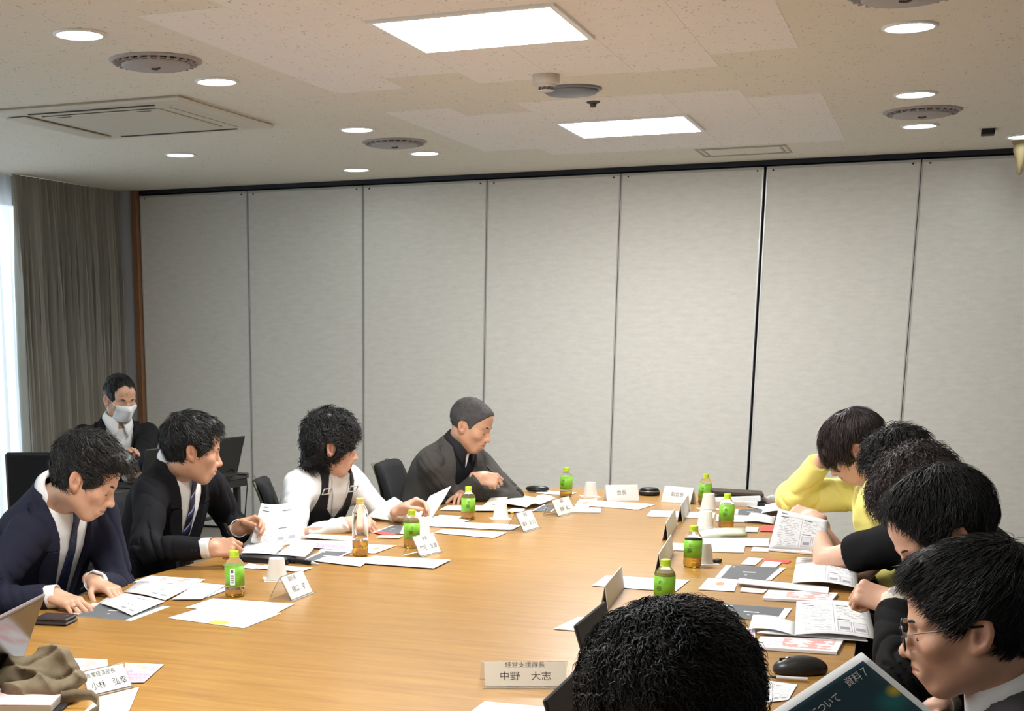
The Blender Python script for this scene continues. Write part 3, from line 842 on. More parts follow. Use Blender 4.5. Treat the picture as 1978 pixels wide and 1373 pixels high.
PROF_Z = np.array([-.30, -.12, 0, .28, .52, .72, .84, .92, .98, 1.08])
PROF_W = np.array([.140, .168, .172, .155, .165, .182, .178, .140, .092, .058])
PROF_D = np.array([.100, .120, .125, .112, .118, .115, .102, .086, .072, .056])
class Person:
    def __init__(s, **k):
        s.k = k; g = k.get
        s.H = np.asarray(k['head'], float); s.hs = g('hs', 1.04)
        s.HA = frame(*k['look'])
        s.N = np.asarray(k['neck'], float); s.P = np.asarray(k['pelvis'], float)
        s.L = np.linalg.norm(s.N - s.P); z = (s.N - s.P) / s.L
        a = math.radians(k['face']); f = V3(math.cos(a), math.sin(a), 0); f = unit(f - z * (f @ z)); r = np.cross(f, z)
        s.T = np.stack([r, f, z]); s.big = g('big', 1.0)
        sw = g('shw', .178)
        up = g('shz', (0, 0))
        s.sh = {}
        for i, sg in enumerate((1, -1)):
            nm = 'RL'[i]
            s.sh[nm] = s.P + (V3(sg * sw, g('shf', (0, 0))[i], .855 * s.L + up[i])) @ s.T
        s.el = {'R': np.asarray(k['R'][0], float), 'L': np.asarray(k['L'][0], float)}
        s.wr = {'R': np.asarray(k['R'][1], float), 'L': np.asarray(k['L'][1], float)}
        for n in 'RL':        # keep limb lengths human: pull the elbow onto the reachable circle
            S, W, E = s.sh[n], s.wr[n], s.el[n]; la, lb = g('arm', (.29, .255))
            d = np.linalg.norm(W - S); u = (W - S) / d
            if d >= la + lb - .002: s.el[n] = S + u * la * d / (la + lb); continue
            x = (d * d + la * la - lb * lb) / (2 * d); hgt = math.sqrt(max(la * la - x * x, 0))
            e = (E - S) - u * ((E - S) @ u); s.el[n] = S + u * x + unit(e) * hgt
        s.hands = {}
        for n in 'RL':
            h = k[n][2:] if len(k[n]) > 2 else None
            if h: s.hands[n] = hand_vol(s.wr[n], h[0], h[1], n == 'R', h[2], g('hand', 1.0))
    def tl(s, p): return (p - s.P) @ s.T.T
    def tw(s, q): return s.P + np.asarray(q) @ s.T
    def hl(s, p): return ((p - s.H) @ s.HA.T) / s.hs
    def hw(s, q): return s.H + (np.asarray(q) * s.hs) @ s.HA
    def torso(s, p, grow=0.0, top=1.08, bottom=-.30, q=None):
        q = s.tl(p) if q is None else q; z = q[:, 2] / s.L
        w = np.interp(z, PROF_Z, PROF_W) * s.big + grow; d = np.interp(z, PROF_Z, PROF_D) * s.big + grow
        y = q[:, 1] + .012 * np.sin(np.clip(z, 0, 1) * math.pi)
        k0 = np.sqrt((q[:, 0] / w) ** 2 + (y / d) ** 2); k1 = np.sqrt((q[:, 0] / w ** 2) ** 2 + (y / d ** 2) ** 2) + 1e-6
        v = k0 * (k0 - 1) / k1
        v = smax(v, (z - top) * s.L, .01)
        return smax(v, (bottom - z) * s.L, .02)
    def sleeve(s, p, n, r, tcut=1.0, fold=0.0, seed=0.0):
        S, E, W = s.sh[n], s.el[n], s.wr[n]
        En = E + (W - E) * 1.0
        a = capsule(p, S, E, r[0], r[1]); Wc = E + (W - E) * tcut
        b = capsule(p, E, Wc, r[1], r[2])
        # flat end at the cuff
        u = unit(W - E); b = smax(b, (p - Wc) @ u - .004, .006)
        d = smin(a, b, .03)
        if fold:
            t1 = (p - S) @ unit(E - S); t2 = (p - E) @ u; nearE = np.exp(-((np.linalg.norm(p - E, axis=-1)) / .09) ** 2)
            ph = np.where(t2 > 0, t2, t1)
            arg = ph * 42 + 2.6 * np.sin(p @ V3(19, 13, 15) + seed) + 1.3 * wob(p, 22, seed + 2) + seed
            cre = (1 - np.abs(np.sin(arg))) ** 2.2
            d = d + fold * 1.5 * (nearE * 1.2 + .30) * cre - fold * .45 * wob(p, 30, seed)
        return d

def strands(name, V, head, per, seg, length, width, flow, lift, seed, curl=0.0, jitter=.25, gravity=0.0, pick=None, lenvar=.5, face=None, ears=True, cap=1.12):
    badm = None
    """hair locks: tapered three-sided tubes that run along the scalp; V roots in head-local metres"""
    rg = np.random.default_rng(seed)
    if pick is not None: V = V[pick(V)]
    if face is not None:
        q = V.copy(); q[:, 0] = np.abs(q[:, 0]); V = V[ell(q, (0, .102, -.043), face) > .010]
    if len(V) == 0: return np.zeros((0, 3)), np.zeros((0, 3), int)
    p = V[rg.integers(0, len(V), per)].copy()
    c0 = np.array([0, -.014, .030]); rr = np.array([.075, .095, .086])
    ln = length * (1 - lenvar + lenvar * rg.random(per)); st = ln / seg
    phase = rg.random(per) * 6.28; pts = [p.copy()]
    jit = rg.normal(0, jitter, (per, 3)); base_r = np.linalg.norm((p - c0) / rr, axis=1)
    lf = lift * (0.3 + rg.random(per))
    for i in range(seg):
        n = (p - c0) / rr ** 2; n /= np.linalg.norm(n, axis=1, keepdims=True)
        d = flow(p) + jit
        d = d - n * np.sum(d * n, 1, keepdims=True) * 0.9
        d /= np.linalg.norm(d, axis=1, keepdims=True) + 1e-9
        sd = np.cross(n, d)
        d = d + n * lf[:, None] + sd * (curl * np.sin(phase + i * 1.5))[:, None] + n * (0.6 * curl * np.cos(phase + i * 1.5))[:, None] + np.array([0, 0, -1.0]) * gravity * (i / seg)
        d /= np.linalg.norm(d, axis=1, keepdims=True) + 1e-9
        p = p + d * st[:, None]
        k = np.linalg.norm((p - c0) / rr, axis=1); mk = k < base_r * .985
        p[mk] = c0 + (p[mk] - c0) * (base_r[mk] * .985 / k[mk])[:, None]
        mk = k > base_r * cap; p[mk] = c0 + (p[mk] - c0) * (base_r[mk] * cap / k[mk])[:, None]
        pts.append(p.copy())
    P = np.stack(pts, 1)                                  # per, seg+1, 3
    if face is None and ears:
        q = P.copy(); q[..., 0] = np.abs(q[..., 0]); badm = np.maximum.accumulate(ell(q, (.092, -.008, -.014), (.034, .026, .034)) < 0, axis=1)
        for i in range(1, P.shape[1]): P[badm[:, i], i] = P[badm[:, i], i - 1] + (P[badm[:, i], i - 1] - c0) * 1e-4
    if face is not None:                                  # locks end where they would hang over the face or the ear
        q = P.copy(); q[..., 0] = np.abs(q[..., 0])
        bad = (ell(q, (0, .102, -.043), np.array(face) + V3(.012, .03, -.004)) < 0)
        if ears: bad |= (ell(q, (.092, -.008, -.014), (.034, .026, .034)) < 0)
        bad[np.argmax(bad, 1) <= .8 * P.shape[1]] |= bad[np.argmax(bad, 1) <= .8 * P.shape[1]].any(1, keepdims=True)
        bad = np.maximum.accumulate(bad, axis=1); badm = bad.copy(); bad[:, 0] = False
        for i in range(1, P.shape[1]): P[bad[:, i], i] = P[bad[:, i], i - 1] + (P[bad[:, i], i - 1] - c0) * 1e-4
    T = np.gradient(P, axis=1); T /= np.linalg.norm(T, axis=2, keepdims=True) + 1e-9
    Nn = (P - c0); Bv = np.cross(T, Nn); Bv /= np.linalg.norm(Bv, axis=2, keepdims=True) + 1e-9; Cv = np.cross(Bv, T)
    tt = np.linspace(0, 1, seg + 1)
    wv = width * (0.6 + .8 * rg.random(per))[:, None] * (1 - 0.93 * tt ** 2.2)[None]
    if badm is not None: wv = wv * ~badm; wv[:, :-1] *= np.where(badm[:, 1:], .35, 1)
    ring = [P + wv[..., None] * (math.cos(a) * Bv + .6 * math.sin(a) * Cv) for a in (0.5, 2.6, 4.71)]
    R = np.stack(ring, 2)                                 # per, seg+1, 3, 3
    idx = np.arange(per * (seg + 1) * 3).reshape(per, seg + 1, 3)
    q = []
    for a in range(3):
        b = (a + 1) % 3
        q.append(np.stack([idx[:, :-1, a], idx[:, :-1, b], idx[:, 1:, b], idx[:, 1:, a]], -1).reshape(-1, 4))
    return R.reshape(-1, 3), np.concatenate(q)

def hair_vol(p, o):
    tt, ts, tb = o.get('top', .022), o.get('side', .012), o.get('back', .016)
    c = np.array([0, -.014, .034]); 
    d = ell(p, c, (.074 + ts, .093 + tb, .085 + tt))
    if o.get('scalp'): d = head_vol(p, {}) - tt
    q = p.copy(); q[:, 0] = np.abs(q[:, 0])
    for cc, rr in o.get('extra', []): d = smin(d, ell(q, cc, rr), .025)
    d = d - o.get('clump', .004) * wob(p, o.get('cscale', 110), o.get('seed', 1.0)) - o.get('clump', .004) * .5 * wob(p, 55, 3.1)
    hl = o.get('hairline', .105)
    d = smax(d, -ell(q, (0, .102, -.043), (o.get('temple', .071), .088, hl)), .012)
    if not o.get('over_ear'): d = smax(d, -ell(q, (.086, -.006, -.014), (.030, .027, .034)), .008)
    zl = o.get('nape', -.080) + np.clip(p[:, 1] + .10, 0, 1) * o.get('rise', .45)
    d = smax(d, zl - p[:, 2], .014)
    for cc, rr in o.get('fringe', []): d = smin(d, ell(p, cc, rr) - .003 * wob(p, 130, 2.0), .010)
    return d
def build_hair(s, o, body):
    f = lambda P: hair_vol(P, o)
    V, Q = surfnet(f, (-.14, -.16, -.15), (.14, .17, .19), o.get('h', .0045), 1)
    roots = V
    fl = o['flow']; parts = [(V, Q)]
    for k in o.get('locks', []):
        fc = None if k.get('fringe') else (o.get('temple', .071), .088, o.get('hairline', .105))
        parts.append(strands('lock', roots, s, flow=k.get('flow', fl), face=fc, ears=not o.get('over_ear'), **{a: b for a, b in k.items() if a not in ('flow', 'fringe')}))
    VV = []; QQ = []; off = 0
    for v, q in parts:
        if len(v) == 0: continue
        VV.append(v); QQ.append(q + off); off += len(v)
    me = np_mesh('hair', s.hw(np.concatenate(VV)), np.concatenate(QQ))
    return link('hair', me, o['mat'], body, world=True)

def crown_flow(crown=(0, -.055, .12), fwd=0.0, side=0.0, down=0.0, back=0.0):
    c = np.array(crown)
    def fl(p):
        d = p - c; d = d / (np.linalg.norm(d, axis=1, keepdims=True) + 1e-6)
        d = d + np.array([side, fwd - back, -down])
        return d / (np.linalg.norm(d, axis=1, keepdims=True) + 1e-6)
    return fl

def collar_mesh(s, so, nb, body):
    """turned-down shirt collar: a stand hugging the neck with two pointed leaves"""
    n = 41; rows = []
    base = s.N + s.T[2] * so.get('cz', .006); axis = unit((nb - s.N) * .5 + s.T[2] * .05)
    fw = unit(s.T[1] - axis * (s.T[1] @ axis)); rt = np.cross(fw, axis)
    R0 = so.get('cr', .068)
    P = np.zeros((5, n, 3))
    for j in range(n):
        t = j / (n - 1) * 2 - 1                    # -1 .. 1 round the back from front to front
        ph = math.pi / 2 + (math.pi * .965) * t + math.pi    # angle in (rt, fw) plane, t=0 behind
        front = abs(t) ** 3
        dirv = math.cos(ph) * rt + math.sin(ph) * fw
        zt = .046 - .026 * front
        r = R0 + .004 * front
        P[0, j] = base + dirv * (r - .006) + axis * (zt - .026)
        P[1, j] = base + dirv * (r - .005) + axis * zt
        P[2, j] = base + dirv * (r + .001) + axis * (zt + .003)
        pt = max(0, (abs(t) - .55) / .45)          # the leaf lengthens to a point in front
        drop = .036 + .050 * pt ** 1.3
        out = .012 + .016 * pt
        side = rt * (math.copysign(1, math.cos(ph)) * .022 * pt ** 2)
        P[3, j] = base + dirv * (r + .5 * out + .004) + axis * (zt - .5 * drop) + side * .5
        P[4, j] = base + dirv * (r + out + .004) + axis * (zt - drop) + side
    MB().grid(P, .0028).build('collar', so.get('mat', M_shirt), body, smooth=True, world=True)

def lapels(s, jo, jt, zv, vt, jk):
    op = jo.get('open') or .001
    hwf = lambda z: np.interp(z, [zv, .80, .95, 1.05], [op, vt * .80, vt * .95, vt])
    for sg in (-1, 1):
        for nm, zs, lw in (('lapel', np.linspace(zv + .01, .765, 12), lambda z: np.interp(z, [zv, zv + .12, .66, .715, .765], [.010, .030, .070, .082, .046])), ('collar_leaf', np.linspace(.775, 1.0, 7), lambda z: np.interp(z, [.775, .80, .95, 1.0], [.060, .060, .050, .045]))):
            rows = []
            for z in zs:
                row = []
                for c in np.linspace(0, 1, 5):
                    x = sg * (hwf(z) + .005 + c * lw(z)); row.append(front_pt(s, jt, x, z) + s.T[1] * (.005 + .009 * c))
                rows.append(row)
            P = np.array(rows)
            for _ in range(2): P[1:-1] = (P[:-2] + 2 * P[1:-1] + P[2:]) / 4
            MB().grid(P if sg < 0 else P[:, ::-1], .005).build(nm, jo.get('lapel_mat', jo['mat']), jk, smooth=False, world=True)

def build_person(k):
    s = Person(**k); g = k.get; skin = k.get('skin', SKIN1); h = g('h', .0042)
    ho = g('face_opt', {})
    nb = s.hw((0, -.022, -.055)); hc = s.hw((0, -.01, -.01))
    G = Groups()
    G.add(hc, .165 * s.hs, lambda p: head_vol(s.hl(p), ho) * s.hs, 0.02)
    mid = (nb + s.N) / 2
    G.add(mid, np.linalg.norm(nb - s.N) / 2 + .09, lambda p: capsule(p, nb, s.N - s.T[2] * .02, .053 * s.hs, .060), .03)
    G.add(s.tw((0, 0, s.L * .4)), s.L * .75 + .14, lambda p: s.torso(p, -.012, top=1.0), .04)
    bare = g('bare', {})
    for n in 'RL':
        S, E, W = s.sh[n], s.el[n], s.wr[n]
        sc = 1.0
        def armf(p, S=S, E=E, W=W):
            a = smin(capsule(p, S, E, .052, .041), capsule(p, E, W, .0425, .0270), .02)
            return a
        G.add((S + W + E) / 3, max(np.linalg.norm(x - (S + W + E) / 3) for x in (S, E, W)) + .06, armf, .035)
        if n in s.hands:
            c, r, fn, tips, A = s.hands[n]; G.add(c, r, fn, .012)
    lo, hi = G.bounds()
    V, Q = surfnet(G, lo, hi, h, 1)
    hp = s.hl(V); lip, red, shd = head_attr(hp, ho)
    for n in s.hands:
        c, r, fn, tips, A = s.hands[n]
        for t, dd in tips: red = np.maximum(red, (1 - sstep(.004, .016, np.linalg.norm(V - t, axis=1))) * .45)
    me = np_mesh('person', V, Q, {'lip': lip, 'red': red, 'shade': shd})
    org = Vector((s.P[0], s.P[1], 0)); me.transform(Matrix.Translation(-org))
    body = link('person', me, skin); body.location = org
    tag(body, k['label'], 'person')
    # ---------------- brows
    if g('brows', True):
        for sg in (-1, 1):
            arc = [(.013, .0970, .0165), (.022, .0965, .0195), (.032, .0915, .0215), (.043, .0815, .0190), (.050, .0735, .014)]
            pts = [s.hw((sg * x, y - .0004, z)) for x, y, z in arc]
            MB().tube(pts, [.0018, .0030, .0030, .0022, .0007], 6).build('eyebrow', M_brow, body, smooth=True, world=True)
            arc = [(.0185, .0865, -.0085), (.025, .0890, -.0115), (.032, .0885, -.0125), (.040, .0845, -.0105), (.0475, .0770, -.0075)]
            MB().tube([s.hw((sg * x, y - .0008, z)) for x, y, z in arc], [.0005, .0009, .0010, .0009, .0004], 5).build('eyelashes', M_brow, body, smooth=True, world=True)
    if 'hair' in k: build_hair(s, k['hair'], body)
    s.body = body
    c = g('cloth', {})
    hcl = g('hc', .0062)
    # ---------------- shirt (collar, front, cuffs)
    if 'shirt' in c:
        so = c['shirt']; GS = Groups()
        gr = so.get('grow', .004)
        GS.add(s.tw((0, 0, s.L * .4)), s.L * .75 + .16, lambda p: s.torso(p, gr, top=.985) - so.get('fold', 0) * wob(p, 30, 2.2), .01)
        if so.get('collar', True): collar_mesh(s, so, nb, body)
        for n in 'RL':
            if so.get('cuffs', True) and not so.get('sleeves') and n in s.hands:
                E, W = s.el[n], s.wr[n]; u = unit(W - E)
                Mc = Matrix.Translation(W) @ Vector((0, 0, 1)).rotation_difference(Vector(u)).to_matrix().to_4x4()
                MB().lathe([(.030, -.075), (.0375, -.06), (.0378, .0), (.0372, .010), (.0350, .011), (.0340, .004), (.030, -.02)], 28, M=Mc).build('cuff', so.get('mat', M_shirt), body, smooth=True, world=True)
            if so.get('sleeves'):
                r = so['sleeves']; S, E, W = s.sh[n], s.el[n], s.wr[n]; cen = (S + E + W) / 3
                GS.add(cen, max(np.linalg.norm(x - cen) for x in (S, E, W)) + .09,
                       (lambda p, n=n: s.sleeve(p, n, r, so.get('tcut', .95), so.get('sfold', .004), 1.3)) if not so.get('short') else
                       (lambda p, S=S, E=E: smax(capsule(p, S, E, r[0], r[1]) - .004 * wob(p, 40, 1.1), (p - (S + (E - S) * so['short'])) @ unit(E - S), .006)), .05)
        if so.get('neckcut'):
            base = GS; nr = so['neckcut']
            GS2 = lambda p: smax(base(p), -(np.linalg.norm((p - (s.N + s.T[1] * .02 + s.T[2] * .015)), axis=1) - nr), .006)
            lo, hi = base.bounds(); V, Q = surfnet(GS2, lo, hi, hcl, 1)
        else:
            lo, hi = GS.bounds(); V, Q = surfnet(GS, lo, hi, min(hcl, .005), 1)
        me = np_mesh('shirt', V, Q); link(so.get('name', 'shirt'), me, so.get('mat', M_shirt), body, world=True)
    # ---------------- jacket
    if 'jacket' in c:
        jo = c['jacket']; gr = jo.get('grow', .020); zv = jo.get('apex', .30); vt = jo.get('vtop', .078)
        r = jo.get('sleeves', (.070, .058, .043)); tc_ = jo.get('tcut', .90)
        fold = jo.get('fold', .0035)
        def jt(p):
            q = s.tl(p); z = q[:, 2] / s.L; ax_ = np.abs(q[:, 0])
            v = s.torso(p, gr, top=1.035, bottom=-.28, q=q) - fold * .7 * wob(p, 26, 1.0)
            hw_ = np.interp(z, [zv - .02, zv, .80, .95, 1.05], [-.002 if not jo.get('open') else jo['open'], .001 if not jo.get('open') else jo['open'], vt * .80, vt * .95, vt])
            u = ax_ - hw_
            cut = np.maximum(u, -q[:, 1] + .005)
            if jo.get('band'): v = v
            return smax(v, -cut, .004)
        GJ = Groups(); GJ.add(s.tw((0, 0, s.L * .4)), s.L * .75 + .18, jt, .02)
        for n in 'RL':
            S, E, W = s.sh[n], s.el[n], s.wr[n]; cen = (S + E + W) / 3
            GJ.add(cen, max(np.linalg.norm(x - cen) for x in (S, E, W)) + .10, lambda p, n=n: s.sleeve(p, n, r, tc_, fold, .7 + s.P[1]), .035)
        # jacket collar standing behind the neck
        if jo.get('stand', True):
            cb = s.N - s.T[2] * .02 - s.T[1] * .004; un = unit((nb - s.N) * .4 + s.T[2] * .05)
            def jc(p):
                q = p - cb; z = q @ un; rad = np.linalg.norm(q - z[:, None] * un, axis=1); fr = q @ s.T[1]
                v = np.abs(rad - (.0835 - .12 * z)) - .0045
                v = smax(v, np.abs(z - .012) - .026, .005)
                return smax(v, fr - .045 + .0 * z, .006)
            GJ.add(cb + un * .015, .12, jc, .006)
        lo, hi = GJ.bounds(); V, Q = surfnet(GJ, lo, hi, jo.get('h', .0058), 1)
        me = np_mesh('jacket', V, Q); jk = link(jo.get('name', 'jacket'), me, jo['mat'], body, world=True)
        s.jt = jt
        if jo.get('lapel', True): lapels(s, jo, jt, zv, vt, jk)
        if jo.get('buttons'):
            for n in 'RL':
                E, W = s.el[n], s.wr[n]; u = unit(W - E); sd = unit(np.cross(u, V3(0, 0, 1)))
                sd = sd if (sd @ -s.T[1]) < 0.2 else sd
                for i in range(3):
                    pt = E + (W - E) * (tc_ - .05 - .05 * i) + (sd * (1 if n == 'R' else -1)) * (r[2] + .001) * .98
                    MB().lathe([(.0055, -.001), (.0055, .002), (.0001, .003)], 10, M=Matrix.Translation(pt) @ Vector((0, 0, 1)).rotation_difference(Vector(sd * (1 if n == 'R' else -1))).to_matrix().to_4x4()).build('sleeve_button', mat('button_dark', (.12, .12, .14), .35), jk, world=True)
        if jo.get('pin'):
            px_, pz_ = jo['pin']; P = front_pt(s, jt, px_, pz_)
            MB().lathe([(.007, -.001), (.007, .002), (.004, .003), (.0001, .0032)], 16, M=Matrix.Translation(P) @ Vector((0, 0, 1)).rotation_difference(Vector(s.T[1])).to_matrix().to_4x4()).build('lapel_pin', mat('pin_enamel', (.85, .72, .62), .3), jk, world=True)
    # ---------------- dungarees
    if 'dungaree' in c:
        do = c['dungaree']
        def dv(p):
            q = s.tl(p); z = q[:, 2] / s.L; ax_ = np.abs(q[:, 0])
            v = s.torso(p, .018, top=1.05, bottom=-.28, q=q)
            bib = np.maximum(ax_ - np.interp(z, [.2, .5, .84], [.165, .138, .104]), (z - np.interp(ax_, [0, .052, .062, .1], [.63, .72, .84, .84])) * s.L)
            bib = np.where(q[:, 1] > -.02, bib, 1.0)
            back = np.where(q[:, 1] <= .0, (z - .40) * s.L, 1.0)
            strap = np.abs(ax_ - np.interp(z, [.6, .9, 1.0], [.084, .086, .082])) - .017
            strap = np.maximum(strap, (.40 - z) * s.L)
            mk = np.minimum(np.minimum(bib, back), strap)
            return smax(v, mk, .003)
        GD = Groups(); GD.add(s.tw((0, 0, s.L * .4)), s.L * .75 + .16, dv, .001)
        lo, hi = GD.bounds(); V, Q = largest(*surfnet(GD, lo, hi, .0048, 1))
        dg = link('dungarees', np_mesh('dungarees', V, Q), do['mat'], body, world=True)
        for sg in (-1, 1):
            mb = MB(); P0 = front_pt(s, dv, sg * .084, .85); r_, u_ = s.T[0], s.T[2]; f_ = s.T[1]
            cs = [(-.023, .0), (.023, .0), (.023, .028), (-.023, .028)]
            pts = [P0 + r_ * x + u_ * z + f_ * .006 for x, z in cs]
            mb.tube(pts + [pts[0]], .0034, 6); mb.build('strap_buckle', mat('buckle_silver', (.88, .88, .88), .25, metal=.7), dg, world=True)
        P0 = front_pt(s, dv, 0, .615)
        MB().tube([P0 + s.T[1] * .005, P0 + s.T[1] * .006 - s.T[2] * .03], .004, 6).build('zip_pull', mat('buckle_silver'), dg, world=True)
    # ---------------- necktie
    if 'tie' in c:
        to = c['tie']; grow = c['shirt'].get('grow', .004)
        rows = []
        zs = np.linspace(1.0, to.get('end', .10), 26)
        for i, zf in enumerate(zs):
            hw_ = np.interp(i, [0, 2, 3.5, 5, 20, 24, 25], [.019, .017, .012, .016, .034, .036, .004])
            row = []
            for xx in np.linspace(-1, 1, 7):
                q = V3(xx * hw_ + to.get('skew', 0) * (1 - zf), .0, zf * s.L)
                P = front_pt(s, lambda p: s.torso(p, grow, top=1.3), q[0], zf)
                puff = np.interp(i, [0, 1.5, 3, 4], [.013, .016, .010, .005]) + .004 * (1 - xx * xx)
                row.append(P + s.T[1] * puff)
            rows.append(row)
        MB().grid(np.array(rows)[:, ::-1], .003, (1, 8)).build('necktie', to['mat'], body, smooth=True, world=True)
    # ---------------- trousers and shoes
    if g('legs', True):
        kn = g('knees', None); GL = Groups(); kd = g('knee_dir', None)
        fdir = unit(V3(s.T[1][0], s.T[1][1], 0)) if kd is None else unit(V3(*kd))
        rdir = V3(fdir[1], -fdir[0], 0)
        for sg in (1, -1):
            hip = s.P + rdir * sg * .085 + V3(0, 0, -.02); kne = hip + fdir * .40 + rdir * sg * .05; kne[2] = .50
            ank = V3(kne[0], kne[1], .10) + fdir * g('foot', .02)
            GL.add((hip + kne) / 2, .32, lambda p, a=hip, b=kne: capsule(p, a, b, .088, .066) - .004 * wob(p, 30, 1.0), .03)
            GL.add((kne + ank) / 2, .30, lambda p, a=kne, b=ank: capsule(p, a, b, .064, .052) - .003 * wob(p, 30, 2.0), .02)
            sh = ank.copy(); sh[2] = 0
            Mx = Matrix.Translation(sh) @ Matrix.Rotation(math.atan2(fdir[1], fdir[0]), 4, 'Z')
            shoes = MB()
            for z0, z1, x0, x1, hw2 in ((.0, .03, -.09, .19, .045), (.03, .065, -.085, .15, .042), (.065, .10, -.08, .07, .040)):
                shoes.box((x0, -hw2, z0), (x1, hw2, z1), M=Mx, bev=.014)
            shoes.build('shoe', mat('shoe_black', (.06, .06, .06), .35), body, world=True)
        GL.add(s.P, .2, lambda p: ell(p, s.P + V3(0, 0, .0), (.17, .17, .12)), .05)
        lo, hi = GL.bounds(); V, Q = surfnet(GL, lo, hi, .014, 1)
        link('trousers', np_mesh('trousers', V, Q), g('trouser_mat', MATS.get('suit_black') or mat_suit('suit_black', (.10, .10, .115))), body, world=True)
    return s
def front_pt(s, fn, x, zf):
    """outermost front point of a torso volume at lateral x, height zf*L"""
    ys = np.linspace(.30, -.02, 90); q = np.stack([np.full(90, x), ys, np.full(90, zf * s.L)], -1)
    P = s.tw(q); v = fn(P); i = np.argmax(v < 0)
    if not (v < 0).any(): i = 89
    return P[i]
# ================================================================== the people round the table
mat_suit('suit_black', (.105, .105, .12)); mat_suit('suit_navy', (.155, .16, .225)); mat_suit('suit_grey', (.285, .28, .285)); mat_suit('jacket_greybrown', (.30, .29, .28), amt=.25)
mat_suit('tee_black', (.085, .085, .09)); mat_suit('trouser_navy', (.13, .15, .26))
M_yellow = mat('jacket_yellow', (.985, .955, .56), .6, bump=.1, bscale=300)
M_tee = mat('longsleeve_white', (.93, .93, .925), .85, bump=.15, bscale=400)
M_denimk = mat('dungaree_black', (.10, .10, .11), .7, bump=.2, bscale=600)
def mat_tie_dots():
    N = NT('tie_navy_flowers'); uv = N.n('TexCoord'); v = N.n('TexVoronoi'); v.inputs['Scale'].default_value = 9
    N.l(uv.outputs['UV'], v.inputs['Vector']); r = N.math('LESS_THAN', v.outputs['Distance'], 0.30)
    N.l(N.mix(r, s2l((.10, .11, .22)), s2l((.27, .30, .44))), N.b.inputs['Base Color']); N.b.inputs['Roughness'].default_value = .5; return N.M
def mat_tie_stripes():
    N = NT('tie_striped'); uv = N.n('TexCoord'); sp = N.n('SeparateXYZ'); N.l(uv.outputs['UV'], sp.inputs[0])
    f = N.math('FRACT', N.math('ADD', N.math('MULTIPLY', sp.outputs[1], .95), N.math('MULTIPLY', sp.outputs[0], .75)))
    a = N.math('MULTIPLY', N.math('GREATER_THAN', f, .42), N.math('LESS_THAN', f, .56))
    b = N.math('MULTIPLY', N.math('GREATER_THAN', f, .56), N.math('LESS_THAN', f, .80))
    c1 = N.mix(b, s2l((.09, .09, .12)), s2l((.17, .19, .40))); N.l(N.mix(a, c1, s2l((.66, .68, .85))), N.b.inputs['Base Color']); N.b.inputs['Roughness'].default_value = .45; return N.M

L_ = lambda **k: k
BUILT = {}
def suit(m, **j): return dict(mat=MATS[m], **j)

# --- man in the navy suit, writing at the left edge
ha = dict(top=.030, side=.013, back=.014, mat=HAIRD, hairline=.112, seed=1.0, clump=.005, extra=[((0, .075, .098), (.054, .046, .036))],
          flow=crown_flow(back=.0, fwd=.75), locks=[L_(per=3000, seg=6, length=.055, width=.0014, lift=.22, seed=2, curl=.45, jitter=.3)])
BUILT['A'] = build_person(dict(label='man in a navy suit and dark blue flowered tie writing at the table', head=ad(164, 922, 4.55), look=(20, 29, 0), hs=1.07,
    neck=ad(112, 956, 4.66), pelvis=(2.00, -5.80, .50), face=-8, shf=(.05, .05), hair=ha, h=.0040,
    R=((2.20, -6.25, .72), az(106, 1152, .738), az(190, 1180, .715) - az(106, 1152, .738), (.1, -.1, 1), 'rest'),
    L=((2.25, -5.45, .72), az(184, 1124, .742), az(240, 1150, .712) - az(184, 1124, .742), (.1, .1, 1), 'rest'),
    cloth=dict(shirt=dict(), jacket=suit('suit_navy', apex=.02, open=.026, vtop=.092, fold=.010, buttons=True, pin=(-.10, .60), h=.0055), tie=dict(mat=mat_tie_dots(), skew=.02))))
# --- man in the black suit with the striped tie
hb = dict(top=.020, side=.013, back=.016, mat=HAIRK, hairline=.098, seed=2.0, clump=.004, flow=crown_flow(fwd=.55), extra=[((0, .055, .100), (.052, .034, .026))],
          locks=[L_(per=3000, seg=5, length=.042, width=.0014, lift=.20, seed=3, jitter=.3)])
BUILT['B'] = build_person(dict(label='man in a black suit and striped tie turning a page, pen in hand', head=ad(371, 868, 5.36), look=(33, 11, 0), hs=1.06,
    neck=ad(342, 898, 5.46), pelvis=(2.02, -4.98, .50), face=-6, shf=(.03, .05), hair=hb, skin=SKIN2,
    R=((2.20, -5.45, .70), az(404, 1058, .775), V3(.85, .35, .02), (.15, -.75, .6), 'pen'),
    L=((2.30, -4.62, .66), ay(462, 1020, -4.86), V3(.85, .10, .25), (-.30, .75, .45), 'pinch'),
    cloth=dict(shirt=dict(), jacket=suit('suit_black', apex=.22, vtop=.088, fold=.010, buttons=True, h=.0055), tie=dict(mat=mat_tie_stripes()))))
